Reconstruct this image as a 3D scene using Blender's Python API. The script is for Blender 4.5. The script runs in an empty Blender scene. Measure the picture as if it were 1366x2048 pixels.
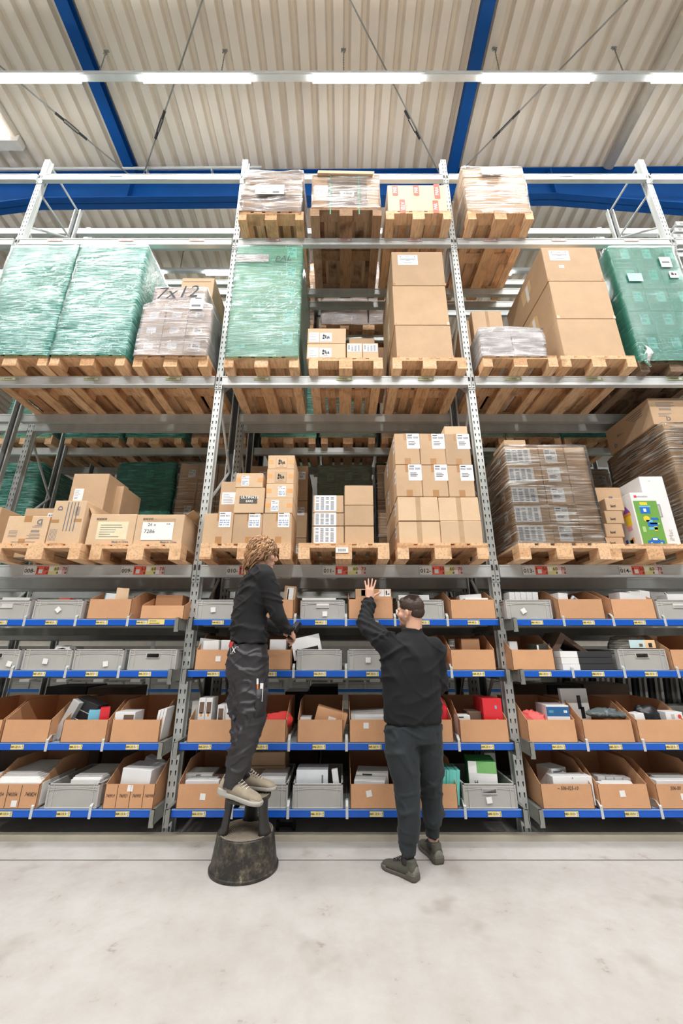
import bpy, bmesh, math, random
from mathutils import Vector, Matrix, noise
random.seed(7)
PI = math.pi
S = bpy.context.scene
COL = S.collection
# ------------------------------------------------------------ camera, world, lamps, exposure
F = 796.0; TH = math.radians(18.82); EYE = 1.368
CT, ST = math.cos(TH), math.sin(TH)
cam = bpy.data.cameras.new('camera'); camo = bpy.data.objects.new('camera', cam); COL.objects.link(camo)
cam.sensor_fit = 'VERTICAL'; cam.sensor_height = 36.0; cam.lens = F/2048*36; cam.clip_start = 0.05; cam.clip_end = 100
camo.location = (0, 0, EYE); camo.rotation_euler = (PI/2+TH, 0, 0)
S.camera = camo
S.view_settings.view_transform = 'Standard'; S.view_settings.look = 'None'
S.view_settings.gamma = 1.0; S.view_settings.use_curve_mapping = False
EXPOSURE = -0.05
S.view_settings.exposure = EXPOSURE
WORLD = 0.14; TUBE_W = 105.0
w = bpy.data.worlds.new('world'); S.world = w; w.use_nodes = True
w.node_tree.nodes['Background'].inputs[0].default_value = (1.0, 0.985, 0.96, 1)
w.node_tree.nodes['Background'].inputs[1].default_value = WORLD
S.cycles.max_bounces = 8; S.cycles.transparent_max_bounces = 14; S.cycles.diffuse_bounces = 4
S.cycles.glossy_bounces = 4; S.cycles.use_denoising = True
S.cycles.sample_clamp_indirect = 6.0
LAMP_X = [-4.25+2.294*k for k in range(-1, 6)]
LAMP_ROWS = [(3.2, 8.64, True), (5.92, 8.38, True), (-0.6, 8.9, False), (-4.2, 8.9, False)]
def area(x, y, z, lx, ly, p, rot=(0, 0, 0)):
    l = bpy.data.lights.new('tube_light', 'AREA'); l.shape = 'RECTANGLE'; l.size = lx; l.size_y = ly; l.energy = p
    l.color = (1.0, 0.985, 0.965)
    o = bpy.data.objects.new('tube_light', l); o.location = (x, y, z); o.rotation_euler = rot; COL.objects.link(o); return o

def at(x, y, Y):
    t = TH - math.atan((y-1024)/F)
    z = Y*math.tan(t); d = Y*CT + z*ST
    return (x-683)*d/F, EYE+z
def zof(y, Y): return at(683, y, Y)[1]
def xof(x, Y, Z): return (x-683)*(Y*CT+(Z-EYE)*ST)/F

# ------------------------------------------------------------ materials
MC = {}
def nodes(name):
    m = bpy.data.materials.new(name); m.use_nodes = True
    nt = m.node_tree; b = nt.nodes['Principled BSDF']; return m, nt, b
def N(nt, t, **k):
    n = nt.nodes.new(t)
    for a, v in k.items():
        if a in n.inputs.keys(): n.inputs[a].default_value = v
        else: setattr(n, a, v)
    return n
def coords(nt, scale=(1, 1, 1), rot=(0, 0, 0), rnd=True):
    tc = N(nt, 'ShaderNodeTexCoord'); mp = N(nt, 'ShaderNodeMapping')
    mp.inputs['Scale'].default_value = scale; mp.inputs['Rotation'].default_value = rot
    if rnd:
        oi = N(nt, 'ShaderNodeObjectInfo'); ml = N(nt, 'ShaderNodeMath', operation='MULTIPLY'); ml.inputs[1].default_value = 37.0
        nt.links.new(oi.outputs['Random'], ml.inputs[0]); nt.links.new(ml.outputs[0], mp.inputs['Location'])
    nt.links.new(tc.outputs['Object'], mp.inputs['Vector']); return mp.outputs[0]
def ramp(nt, fac, stops):
    r = N(nt, 'ShaderNodeValToRGB'); e = r.color_ramp.elements
    while len(e) < len(stops): e.new(0.5)
    for i, (p, c) in enumerate(stops):
        e[i].position = p; e[i].color = (*c, 1) if len(c) == 3 else c
    nt.links.new(fac, r.inputs[0]); return r.outputs[0]
def noise_n(nt, vec, scale, detail=4, rough=.55):
    n = N(nt, 'ShaderNodeTexNoise'); n.inputs['Scale'].default_value = scale; n.inputs['Detail'].default_value = detail
    n.inputs['Roughness'].default_value = rough; nt.links.new(vec, n.inputs['Vector']); return n.outputs[0]
def bump(nt, b, h, strength, dist=.01):
    n = N(nt, 'ShaderNodeBump'); n.inputs['Strength'].default_value = strength; n.inputs['Distance'].default_value = dist
    nt.links.new(h, n.inputs['Height']); nt.links.new(n.outputs[0], b.inputs['Normal'])
def mat(name, c, rough=.6, metal=0.0, var=.08, scale=6.0, bmp=0.0, stretch=(1, 1, 1), emit=0.0, spec=.5, c2=None, rnd=True):
    if name in MC: return MC[name]
    m, nt, b = nodes(name)
    v = coords(nt, stretch, rnd=rnd); n = noise_n(nt, v, scale)
    lo = c2 or tuple(x*(1-var) for x in c); hi = tuple(min(1, x*(1+var)) for x in c)
    nt.links.new(ramp(nt, n, [(.3, lo), (.7, hi)]), b.inputs['Base Color'])
    b.inputs['Roughness'].default_value = rough; b.inputs['Metallic'].default_value = metal
    b.inputs['Specular IOR Level'].default_value = spec
    if emit:
        b.inputs['Emission Color'].default_value = (*c, 1); b.inputs['Emission Strength'].default_value = emit
    if bmp: bump(nt, b, n, bmp)
    MC[name] = m; return m
def cardboard(name, c, amt=.16):
    if name in MC: return MC[name]
    m, nt, b = nodes(name)
    oi = N(nt, 'ShaderNodeObjectInfo')
    v = coords(nt); n = noise_n(nt, v, 5, 3); fine = noise_n(nt, v, 160, 2)
    base = ramp(nt, n, [(.25, tuple(x*.93 for x in c)), (.75, tuple(min(1, x*1.05) for x in c))])
    tint = ramp(nt, oi.outputs['Random'], [(0, (1-amt, 1-amt, 1-amt)), (.5, (.97, .95, .92)), (1, (1, 1, 1))])
    mx = N(nt, 'ShaderNodeMixRGB', blend_type='MULTIPLY'); mx.inputs[0].default_value = 1
    nt.links.new(base, mx.inputs[1]); nt.links.new(tint, mx.inputs[2])
    gr = ramp(nt, fine, [(.35, (.93, .93, .93)), (.65, (1, 1, 1))])
    m2 = N(nt, 'ShaderNodeMixRGB', blend_type='MULTIPLY'); m2.inputs[0].default_value = 1
    nt.links.new(mx.outputs[0], m2.inputs[1]); nt.links.new(gr, m2.inputs[2])
    nt.links.new(m2.outputs[0], b.inputs['Base Color'])
    b.inputs['Roughness'].default_value = .75; b.inputs['Specular IOR Level'].default_value = .3
    bump(nt, b, n, .15, .02); MC[name] = m; return m
def wood(name, c, dark=.45):
    if name in MC: return MC[name]
    m, nt, b = nodes(name)
    v = coords(nt, (9, 1.0, 9)); n = noise_n(nt, v, 6, 5, .6)
    v2 = coords(nt, (1, 1, 1)); n2 = noise_n(nt, v2, 4, 3)
    base = ramp(nt, n, [(.3, tuple(x*.62 for x in c)), (.5, c), (.75, tuple(min(1, x*1.12) for x in c))])
    st = ramp(nt, n2, [(.28, (dark, dark*.9, dark*.8)), (.45, (.95, .93, .9)), (1, (1, 1, 1))])
    oi = N(nt, 'ShaderNodeObjectInfo')
    tint = ramp(nt, oi.outputs['Random'], [(0, (.74, .60, .48)), (.4, (.95, .9, .82)), (1, (1, 1, 1))])
    a = N(nt, 'ShaderNodeMixRGB', blend_type='MULTIPLY'); a.inputs[0].default_value = 1
    nt.links.new(base, a.inputs[1]); nt.links.new(st, a.inputs[2])
    d = N(nt, 'ShaderNodeMixRGB', blend_type='MULTIPLY'); d.inputs[0].default_value = 1
    nt.links.new(a.outputs[0], d.inputs[1]); nt.links.new(tint, d.inputs[2])
    nt.links.new(d.outputs[0], b.inputs['Base Color'])
    b.inputs['Roughness'].default_value = .75; bump(nt, b, n, .3, .004); MC[name] = m; return m
def film(name, tint, body, opac=.35, streak=.5, sx=(1.6, 1.6, 34), rot=(0, .06, 0), milk=(.9, .96, .94), th=(.47, .64), bs=.9):
    if name in MC: return MC[name]
    m, nt, b = nodes(name); nt.nodes.remove(b); out = nt.nodes['Material Output']
    v = coords(nt, sx, rot); n = noise_n(nt, v, 2.6, 8, .72)
    v2 = coords(nt, (1, 1, 1)); big = noise_n(nt, v2, 2.2, 2)
    tr = N(nt, 'ShaderNodeBsdfTransparent'); tr.inputs[0].default_value = (*tint, 1)
    pr = N(nt, 'ShaderNodeBsdfPrincipled'); pr.inputs['Roughness'].default_value = .16
    pr.inputs['Specular IOR Level'].default_value = .9
    nt.links.new(ramp(nt, n, [(th[0], body), (th[1]+.04, milk)]), pr.inputs['Base Color'])
    bp = N(nt, 'ShaderNodeBump'); bp.inputs['Strength'].default_value = bs; bp.inputs['Distance'].default_value = .012
    nt.links.new(n, bp.inputs['Height']); nt.links.new(bp.outputs[0], pr.inputs['Normal'])
    ad = N(nt, 'ShaderNodeMath', operation='MULTIPLY'); nt.links.new(ramp(nt, n, [(th[0], (0, 0, 0)), (th[1], (1, 1, 1))]), ad.inputs[0])
    nt.links.new(ramp(nt, big, [(.35, (.25, .25, .25)), (.6, (1, 1, 1))]), ad.inputs[1])
    a2 = N(nt, 'ShaderNodeMath', operation='MULTIPLY_ADD'); nt.links.new(ad.outputs[0], a2.inputs[0])
    a2.inputs[1].default_value = streak; a2.inputs[2].default_value = opac; a2.use_clamp = True
    mx = N(nt, 'ShaderNodeMixShader'); nt.links.new(a2.outputs[0], mx.inputs[0])
    nt.links.new(tr.outputs[0], mx.inputs[1]); nt.links.new(pr.outputs[0], mx.inputs[2])
    gl = N(nt, 'ShaderNodeBsdfGlossy'); gl.inputs['Roughness'].default_value = .12
    nt.links.new(bp.outputs[0], gl.inputs['Normal'])
    fr = N(nt, 'ShaderNodeFresnel'); fr.inputs[0].default_value = 1.45
    m3 = N(nt, 'ShaderNodeMixShader'); nt.links.new(fr.outputs[0], m3.inputs[0])
    nt.links.new(mx.outputs[0], m3.inputs[1]); nt.links.new(gl.outputs[0], m3.inputs[2])
    nt.links.new(m3.outputs[0], out.inputs[0]); MC[name] = m; return m

CARD = cardboard('carton_board', (.60, .415, .262)); CARD_L = cardboard('light_carton_board', (.72, .52, .34))
BIN = cardboard('bin_board', (.68, .375, .205), .10); CARD_D = cardboard('dark_carton_board', (.34, .21, .125))
WOOD = wood('pallet_pine', (.82, .55, .34), .6); WOOD_D = wood('old_dark_pine', (.24, .165, .11), .35)
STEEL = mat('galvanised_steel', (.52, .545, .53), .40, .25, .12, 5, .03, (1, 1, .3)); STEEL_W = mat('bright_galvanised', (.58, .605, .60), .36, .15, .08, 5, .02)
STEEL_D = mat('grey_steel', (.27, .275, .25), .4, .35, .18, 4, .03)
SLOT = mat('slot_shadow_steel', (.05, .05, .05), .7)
BLUE = mat('blue_shelf_paint', (.006, .10, .54), .38, 0, .06, 4); RBLUE = mat('blue_roof_paint', (.001, .065, .27), .6, 0, .12, 2, spec=.2)
GREY = mat('grey_tote_plastic', (.43, .425, .40), .45, 0, .06, 5); GREY_L = mat('light_grey_tote_plastic', (.58, .57, .55), .45, 0, .05, 5)
WHITE = mat('white_print', (.88, .88, .88), .5, 0, .03); PAPER = mat('white_paper', (.84, .83, .80), .7, 0, .05)
INK = mat('black_print', (.02, .02, .022), .6); INKG = mat('grey_print', (.16, .17, .2), .6); INKB = mat('blue_grey_print', (.10, .20, .38), .6)
TAPE = mat('brown_tape', (.46, .25, .11), .25, 0, .06); TAPE_O = mat('orange_tape', (.78, .38, .15), .35); TAPE_C = mat('clear_tape', (.52, .36, .22), .12, 0, .08, 9)
YEL = mat('yellow_label', (.80, .66, .25), .5); YELP = mat('pale_yellow_label', (.80, .77, .36), .5); LIME = mat('pale_green_label', (.62, .68, .36), .5)
RED = mat('red_label', (.90, .16, .11), .5); PINK = mat('pink_label', (.84, .52, .50), .5); LGREY = mat('pale_grey_label', (.80, .79, .75), .5)
REDP = mat('red_packaging', (.70, .03, .04), .35); SALMON = mat('salmon_fabric', (.80, .14, .13), .8, 0, .15, 9, .4)
BLACK = mat('black_plastic', (.018, .018, .02), .35); BLACKM = mat('black_matt', (.03, .03, .032), .8)
TEAL = mat('teal_packaging', (.16, .62, .55), .4); GREEN = mat('green_packaging', (.03, .30, .07), .4); LGREEN = mat('light_green_packaging', (.20, .48, .16), .4)
LBLUE = mat('light_blue_packaging', (.18, .50, .66), .4); DBLUE = mat('dark_blue_packaging', (.02, .12, .30), .4); WBOX = mat('white_carton', (.80, .80, .80), .4, 0, .03)
GBOX = mat('grey_carton', (.50, .49, .47), .5); BROWNP = mat('dark_brown_carton', (.16, .10, .07), .7)
FG = film('green_stretch_film', (.03, .58, .42), (.0, .42, .30), .40, .62, milk=(.55, .92, .83))
FGL = film('light_green_stretch_film', (.40, .82, .66), (.18, .64, .50), .30, .45, milk=(.72, .95, .88))
FC = film('clear_stretch_film', (.97, .96, .94), (.85, .83, .80), .0, .75, sx=(.9, .9, 26), th=(.50, .62))
FW = film('white_stretch_film', (.95, .93, .93), (.80, .76, .76), .22, .70, milk=(.93, .91, .92))
FO = film('olive_stretch_film', (.42, .50, .36), (.20, .26, .18), .45, .22, milk=(.42, .50, .40))
FD = film('dark_green_stretch_film', (.02, .45, .30), (.002, .22, .15), .42, .35, milk=(.10, .60, .46))

# ------------------------------------------------------------ mesh helpers
class M:
    def __init__(s): s.v = []; s.f = []; s.m = []
    def box(s, x0, x1, y0, y1, z0, z1, mi=0):
        i = len(s.v)
        s.v += [(x0, y0, z0), (x1, y0, z0), (x1, y1, z0), (x0, y1, z0), (x0, y0, z1), (x1, y0, z1), (x1, y1, z1), (x0, y1, z1)]
        for q in ((0, 3, 2, 1), (4, 5, 6, 7), (0, 1, 5, 4), (1, 2, 6, 5), (2, 3, 7, 6), (3, 0, 4, 7)):
            s.f.append(tuple(i+k for k in q)); s.m.append(mi)
        return s
    def poly(s, pts, mi=0):
        i = len(s.v); s.v += [tuple(p) for p in pts]; s.f.append(tuple(range(i, i+len(pts)))); s.m.append(mi); return s
    def prism(s, prof, axis, a, b, mi=0):
        # prof: 2-D outline, extruded along axis 0/1/2 between a and b
        n = len(prof); i = len(s.v)
        for t in (a, b):
            for p in prof:
                if axis == 0: s.v.append((t, p[0], p[1]))
                elif axis == 1: s.v.append((p[0], t, p[1]))
                else: s.v.append((p[0], p[1], t))
        s.f.append(tuple(range(i, i+n))); s.f.append(tuple(range(i+2*n-1, i+n-1, -1)))
        for k in range(n): s.f.append((i+k, i+(k+1) % n, i+n+(k+1) % n, i+n+k))
        s.m += [mi]*(n+2); return s
    def loft(s, rings, n=20, mi=0, caps=True):
        # rings: (centre, u, v) with radii inside u and v
        i = len(s.v)
        for c, u, v in rings:
            c, u, v = Vector(c), Vector(u), Vector(v)
            for k in range(n):
                a = 2*PI*k/n; s.v.append(tuple(c+u*math.cos(a)+v*math.sin(a)))
        for r in range(len(rings)-1):
            for k in range(n):
                a, b = i+r*n+k, i+r*n+(k+1) % n
                s.f.append((a, b, b+n, a+n)); s.m.append(mi)
        if caps:
            s.f.append(tuple(range(i+n-1, i-1, -1))); e = i+(len(rings)-1)*n
            s.f.append(tuple(range(e, e+n))); s.m += [mi, mi]
        return s
    def tube(s, pts, r, n=8, mi=0):
        pts = [Vector(p) for p in pts]; rr = r if isinstance(r, (list, tuple)) else [r]*len(pts)
        rings = []; prev = None
        for i, p in enumerate(pts):
            d = (pts[min(i+1, len(pts)-1)]-pts[max(i-1, 0)]).normalized()
            if prev is None:
                u = d.orthogonal().normalized()
            else:
                u = (prev-d*prev.dot(d)); u = u.normalized() if u.length > 1e-6 else d.orthogonal().normalized()
            prev = u; v = d.cross(u); rings.append((p, u*rr[i], v*rr[i]))
        return s.loft(rings, n, mi)
    def ball(s, c, r, R=None, n=14, mi=0):
        # ellipsoid; r=(rx,ry,rz); R optional 3x3 matrix
        R = R or Matrix.Identity(3); c = Vector(c); rings = []
        for k in range(1, n):
            t = PI*k/n
            rings.append((c+R@Vector((0, 0, -math.cos(t)*r[2])), R@Vector((math.sin(t)*r[0], 0, 0)), R@Vector((0, math.sin(t)*r[1], 0))))
        return s.loft(rings, n*2, mi)
    def caps(s, p, q, ra, rb, n=16, mi=0):
        p, q = Vector(p), Vector(q); d = (q-p).normalized(); u = d.orthogonal().normalized(); v = d.cross(u); rings = []
        for k in range(1, 6):
            t = PI/2*k/5; rings.append((p-d*math.cos(t)*ra, u*ra*math.sin(t), v*ra*math.sin(t)))
        for k in range(0, 5):
            t = PI/2*k/5; rings.append((q+d*math.sin(t)*rb, u*rb*math.cos(t), v*rb*math.cos(t)))
        return s.loft(rings, n, mi)
    def xf(s, mtx, i0=0):
        for i in range(i0, len(s.v)): s.v[i] = tuple(mtx @ Vector(s.v[i]))
        return s
    def mesh(s, name, mats, smooth=False):
        me = bpy.data.meshes.new(name); me.from_pydata(s.v, [], s.f)
        for m in (mats if isinstance(mats, (list, tuple)) else [mats]): me.materials.append(m)
        me.polygons.foreach_set('material_index', s.m)
        if smooth: me.polygons.foreach_set('use_smooth', [True]*len(s.f))
        me.update(); return me
def link(name, me, parent=None, loc=(0, 0, 0), rot=(0, 0, 0)):
    o = bpy.data.objects.new(name, me); COL.objects.link(o); o.location = loc; o.rotation_euler = rot
    if parent: o.parent = parent
    return o
def obj(name, m, mats, parent=None, loc=(0, 0, 0), rot=(0, 0, 0), smooth=False, label=None):
    o = link(name, m.mesh(name, mats, smooth), parent, loc, rot)
    if label: o['label'] = label
    return o
SHORT = ((', left one in the', ', left in the'), (' one in the ', ' in the '), (' row of ', ' row, '), (', bottom in the', ', bottom'), ('inside', 'in'), ('standing ', ''), (' of the ', ' of '), (' in the ', ' in '), (' the ', ' '), ('cartons', 'boxes'))
def shorten(s):
    for a, b in SHORT:
        if len(s.replace('-', ' ').split()) <= 16: break
        s = s.replace(a, b)
    return s
def tag(o, label, cat, group=None, kind=None):
    label = shorten(label)
    o['label'] = label; o['category'] = cat
    if group: o['group'] = group
    if kind: o['kind'] = kind
    return o
def thing(name, label, cat, loc=(0, 0, 0), rz=0, group=None):
    return tag(link(name, None, None, loc, (0, 0, rz)), label, cat, group)
def struct(name, m, mats, label, cat, smooth=False):
    o = obj(name, m, mats, smooth=smooth); o['kind'] = 'structure'; o['label'] = label; o['category'] = cat; return o
def dup(root, loc, rz=0, label=None, group=None, parent=None):
    r = root.copy(); COL.objects.link(r); r.location = loc; r.rotation_euler = (0, 0, rz)
    if parent: r.parent = parent
    if label: r['label'] = label
    if group: r['group'] = group
    for ch in list(root.children):
        c = ch.copy(); COL.objects.link(c); c.parent = r
        for g in ch.children:
            d = g.copy(); COL.objects.link(d); d.parent = c
    return r
TX = {}
def text_mesh(s, size, m, bold=0.0, shear=0.0):
    k = (s, round(size, 4), m.name, bold, shear)
    if k in TX: return TX[k]
    cu = bpy.data.curves.new('lettering', 'FONT'); cu.body = s; cu.size = size; cu.align_x = 'CENTER'; cu.align_y = 'CENTER'
    cu.resolution_u = 2; cu.offset = bold*size; cu.shear = shear
    o = bpy.data.objects.new('lettering', cu); me = bpy.data.meshes.new_from_object(o); me.name = 'lettering'
    me.materials.clear(); me.materials.append(m)
    bpy.data.objects.remove(o); TX[k] = me; return me
def text(s, size, x, y, z, m, parent, bold=0.0, rot=(PI/2, 0, 0), shear=0.0, sx=1.0):
    o = link('lettering', text_mesh(s, size, m, bold, shear), parent, (x, y, z), rot); o.scale = (sx, 1, 1); return o
def evalmesh(o):
    dg = bpy.context.evaluated_depsgraph_get(); me = bpy.data.meshes.new_from_object(o.evaluated_get(dg)); return me
def blob(name, m, material, voxel, smooth=3, disp=None, parent=None):
    # union of overlapping closed pieces into one continuous skin
    me = m.mesh(name, material); o = bpy.data.objects.new(name, me); COL.objects.link(o)
    r = o.modifiers.new('r', 'REMESH'); r.mode = 'VOXEL'; r.voxel_size = voxel
    if smooth: sm = o.modifiers.new('s', 'SMOOTH'); sm.factor = .5; sm.iterations = smooth
    out = evalmesh(o); bpy.data.objects.remove(o)
    if disp:
        n = len(out.vertices); co = [0.0]*n*3; out.vertices.foreach_get('co', co); no = [0.0]*n*3
        out.vertex_normals.foreach_get('vector', no)
        for i in range(n):
            p = Vector(co[3*i:3*i+3]); d = disp(p)
            for k in range(3): co[3*i+k] += no[3*i+k]*d
        out.vertices.foreach_set('co', co)
    out.materials.clear()
    out.materials.append(material)
    out.polygons.foreach_set('material_index', [0]*len(out.polygons))
    out.polygons.foreach_set('use_smooth', [True]*len(out.polygons)); out.name = name; out.update()
    return link(name, out, parent)
# ------------------------------------------------------------ building shell
def roofz(X, Y): return 9.664-.095*Y+.012*(X+1.5)
def build_shell():
    m, nt, b = nodes('concrete_floor'); v = coords(nt, rnd=False)
    n1 = noise_n(nt, v, .9, 5, .6); n2 = noise_n(nt, v, 7, 6, .7); n3 = noise_n(nt, v, 2.3, 3)
    base = ramp(nt, n1, [(.3, (.39, .37, .35)), (.7, (.475, .465, .45))])
    sp = ramp(nt, n2, [(.28, (.60, .55, .50)), (.37, (.92, .90, .88)), (.6, (1, 1, 1)), (.74, (.94, .93, .92))])
    bl = ramp(nt, n3, [(.30, (.82, .79, .76)), (.40, (1, 1, 1))])
    a = N(nt, 'ShaderNodeMixRGB', blend_type='MULTIPLY'); a.inputs[0].default_value = 1; nt.links.new(base, a.inputs[1]); nt.links.new(sp, a.inputs[2])
    c = N(nt, 'ShaderNodeMixRGB', blend_type='MULTIPLY'); c.inputs[0].default_value = 1; nt.links.new(a.outputs[0], c.inputs[1]); nt.links.new(bl, c.inputs[2])
    nt.links.new(c.outputs[0], b.inputs['Base Color']); b.inputs['Roughness'].default_value = .55; b.inputs['Specular IOR Level'].default_value = .3
    bump(nt, b, n2, .08, .01)
    f = M(); f.poly([(-14, -8, 0), (14, -8, 0), (14, 12, 0), (-14, 12, 0)]); struct('floor', f, m, 'pale worn concrete warehouse floor', 'floor')
    t = M(); t.box(-14, 14, 3.322, 3.330, 0, .0012); struct('trim_1', t, mat('joint_filler', (.10, .09, .08), .8), 'thin dark joint line across the concrete floor', 'floor joint')
    t = M(); t.box(-14, 14, 3.60, 3.665, 0, .035); struct('trim_2', t, mat('guide_rail', (.42, .38, .30), .6, 0, .15, 3), 'low beige guide rail on the floor along the rack', 'guide rail')
    # trapezoidal roof deck
    rm = mat('beige_roof_sheet', (.78, .70, .59), .5, 0, .05, 1.5)
    r = M(); p = .242; x = -13.9
    prof = []
    while x < 14:
        prof += [(x, 0), (x+.125, 0), (x+.150, .085), (x+.205, .085)]; x += p
    i = 0; ys = (-8, 12)
    for yy in ys:
        for (px, dz) in prof: r.v.append((px, yy, roofz(px, yy)+dz))
    n = len(prof)
    for k in range(n-1): r.f.append((k, n+k, n+k+1, k+1)); r.m.append(0)
    struct('ceiling', r, rm, 'beige trapezoidal sheet metal roof seen from below', 'ceiling')
    s = M()
    rnd = random.Random(2)
    for (yy) in (3.95, 4.12, 4.45, 2.6):
        x = -6.0
        while x < 6:
            if rnd.random() < .8:
                s.box(x-.006+.059, x+.006+.059, yy-.006, yy+.006, roofz(x, yy)-.004, roofz(x, yy)+.002)
            x += p
    bx = -13.9+p*round((0+13.9)/p)
    w_ = M(); w_.box(-14, 14, 12, 12.1, 0, 9.4); struct('wall_back', w_, mat('far_wall', (.34, .33, .30), .8), 'pale far wall of the hall', 'wall')
    for nm, a, b_ in (('wall_left', -14.1, -14), ('wall_right', 14, 14.1)):
        w_ = M(); w_.box(a, b_, -8, 12, 0, 10.2); struct(nm, w_, MC['far_wall'], 'pale %s side wall of the hall' % nm[5:], 'wall')
    # skylight
    k = M(); sx0, sx1, y0, y1 = -8.2, -5.36, 2.3, 4.15
    z = lambda X, Y: roofz(X, Y)-.05
    k.poly([(sx0, y0, z(sx0, y0)), (sx1, y0, z(sx1, y0)), (sx1, y1, z(sx1, y1)), (sx0, y1, z(sx0, y1))])
    struct('window_1', k, mat('skylight_daylight', (.93, .95, 1.0), .5, emit=1.6), 'bright skylight panel in the roof at the left', 'skylight')
    k = M()
    for (a, b_, c, d) in ((sx0-.1, sx1+.12, y1, y1+.14), (sx1, sx1+.10, y0, y1), (sx0, sx1, 3.35, 3.37)):
        k.box(a, b_, c, d, z(sx1, y1)-.05+(y1-c)*.095*(c < 4), z(sx1, y1)+.1+(y1-c)*.095)
    struct('trim_3', k, mat('skylight_frame', (.70, .66, .6), .5), 'beige frame edge of the skylight', 'skylight frame')
    # blue purlins running in depth
    for j, X in enumerate((-3.60, 1.915, -9.1, 7.4)):
        k = M(); a, b_ = -8, 4.66
        for (xa, xb, za, zb) in ((X-.083, X+.083, -.02, -.0),(X-.083, X-.07, -.16, 0), (X-.083, X+.083, -.17, -.155)):
            i = len(k.v); k.box(xa, xb, a, b_, 0, 1)
            for q in range(i, i+8):
                vx, vy, vz = k.v[q]; k.v[q] = (vx, vy, roofz(X, vy)+(za if vz < .5 else zb))
        o = obj('roof_beam', k, RBLUE); tag(o, ['blue painted roof beam on the left between the first and second lamp tubes', 'blue painted roof beam on the right above the wrapped pallet', 'blue roof beam beyond the left edge', 'blue roof beam beyond the right edge'][j], 'roof beam')
    # haunched rafter
    k = M(); xs = [-13, -6.4, -5.15, 3.62, 6.4, 13]; dep = [1.35, .88, .66, .66, 1.0, 1.6]
    Yc = 4.70
    top = [(X, roofz(X, Yc)-.03) for X in xs]; bot = [(X, roofz(X, Yc)-.03-d) for X, d in zip(xs, dep)]
    for i in range(len(xs)-1):
        for (ya, yb, f0, f1) in ((Yc-.10, Yc+.10, 0, .02), (Yc-.008, Yc+.008, 0, 1), (Yc-.10, Yc+.10, -.02, 0)):
            i0 = len(k.v); k.box(xs[i], xs[i+1], ya, yb, 0, 1)
            for q in range(i0, i0+8):
                vx, vy, vz = k.v[q]; e = i if abs(vx-xs[i]) < 1e-6 else i+1
                zt, zb = top[e][1], bot[e][1]
                if f1 == 1: nz = zb if vz < .5 else zt
                elif f0 == 0: nz = zt-.02 if vz < .5 else zt
                else: nz = zb if vz < .5 else zb+.02
                k.v[q] = (vx, vy, nz)
    for X in (-5.15, 2.05, 3.62, -3.6): k.box(X-.01, X+.01, Yc-.1, Yc+.1, roofz(X, Yc)-.68, roofz(X, Yc)-.04)
    o = obj('rafter', k, RBLUE); tag(o, 'deep blue steel rafter crossing the hall above the racks with haunched ends', 'rafter')
    k = M(); k.tube([(-8, 4.50, 9.0), (-1.35, 4.50, 9.07)], .022, 8)
    for X in (-4.9, -3.3, -2.2, -1.6): k.box(X-.01, X+.01, 4.50, 4.60, 8.99, 9.07)
    o = obj('conduit', k, STEEL_W); tag(o, 'thin pale conduit running in front of the top of the blue rafter', 'pipe')
    k = M(); k.tube([(4.58, 4.56, roofz(4.58, 4.56)-.12), (4.60, -2, roofz(4.6, -2)-.12)], .082, 20); k.tube([(4.59, 2.9, roofz(4.6, 2.9)-.12), (4.59, 2.84, roofz(4.6, 2.84)-.12)], .09, 20)
    o = obj('drain_pipe', k, mat('beige_pipe', (.66, .58, .46), .45), smooth=True); tag(o, 'beige drain pipe under the roof at the right', 'pipe')
    # tension rods with turnbuckles
    def onroof(x, y, off=.21):
        t = math.tan(TH-math.atan((y-1024)/F)); Y = (9.664-off-EYE)/(t+.095); return Vector((xof(x, Y, EYE+Y*t), Y, EYE+Y*t))
    for (a, b_, c, lb) in (((45, 170), (258, 349), (143, 253), 'leftmost steel tension rod with a turnbuckle, running down to the left roof beam'), ((405, 0), (287, 349), (320, 250), 'steel tension rod leaning right from the left roof beam'),
                           ((700, 0), (878, 345), (825, 250), 'steel tension rod running down to the right roof beam above the middle bay'), ((1255, 0), (915, 350), (1012, 250), 'rightmost steel tension rod, running up to the right corner')):
        A, B_, C_ = onroof(*a), onroof(*b_), onroof(*c)
        A2 = A+(A-B_)*.6
        k = M(); k.tube([A2, B_], .011, 6); o = obj('tension_rod', k, STEEL_D); tag(o, lb, 'tension rod', 'roof tension rods')
        d = (B_-A).normalized(); s_ = d.orthogonal().normalized()
        k = M()
        for q in (-1, 1): k.tube([C_+s_*q*.02-d*.10, C_+s_*q*.02+d*.10], .008, 6)
        for q in (-1, 1): k.tube([C_+d*q*.10, C_+d*q*.22], .019, 8)
        obj('turnbuckle', k, BLACKM, o)
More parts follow.
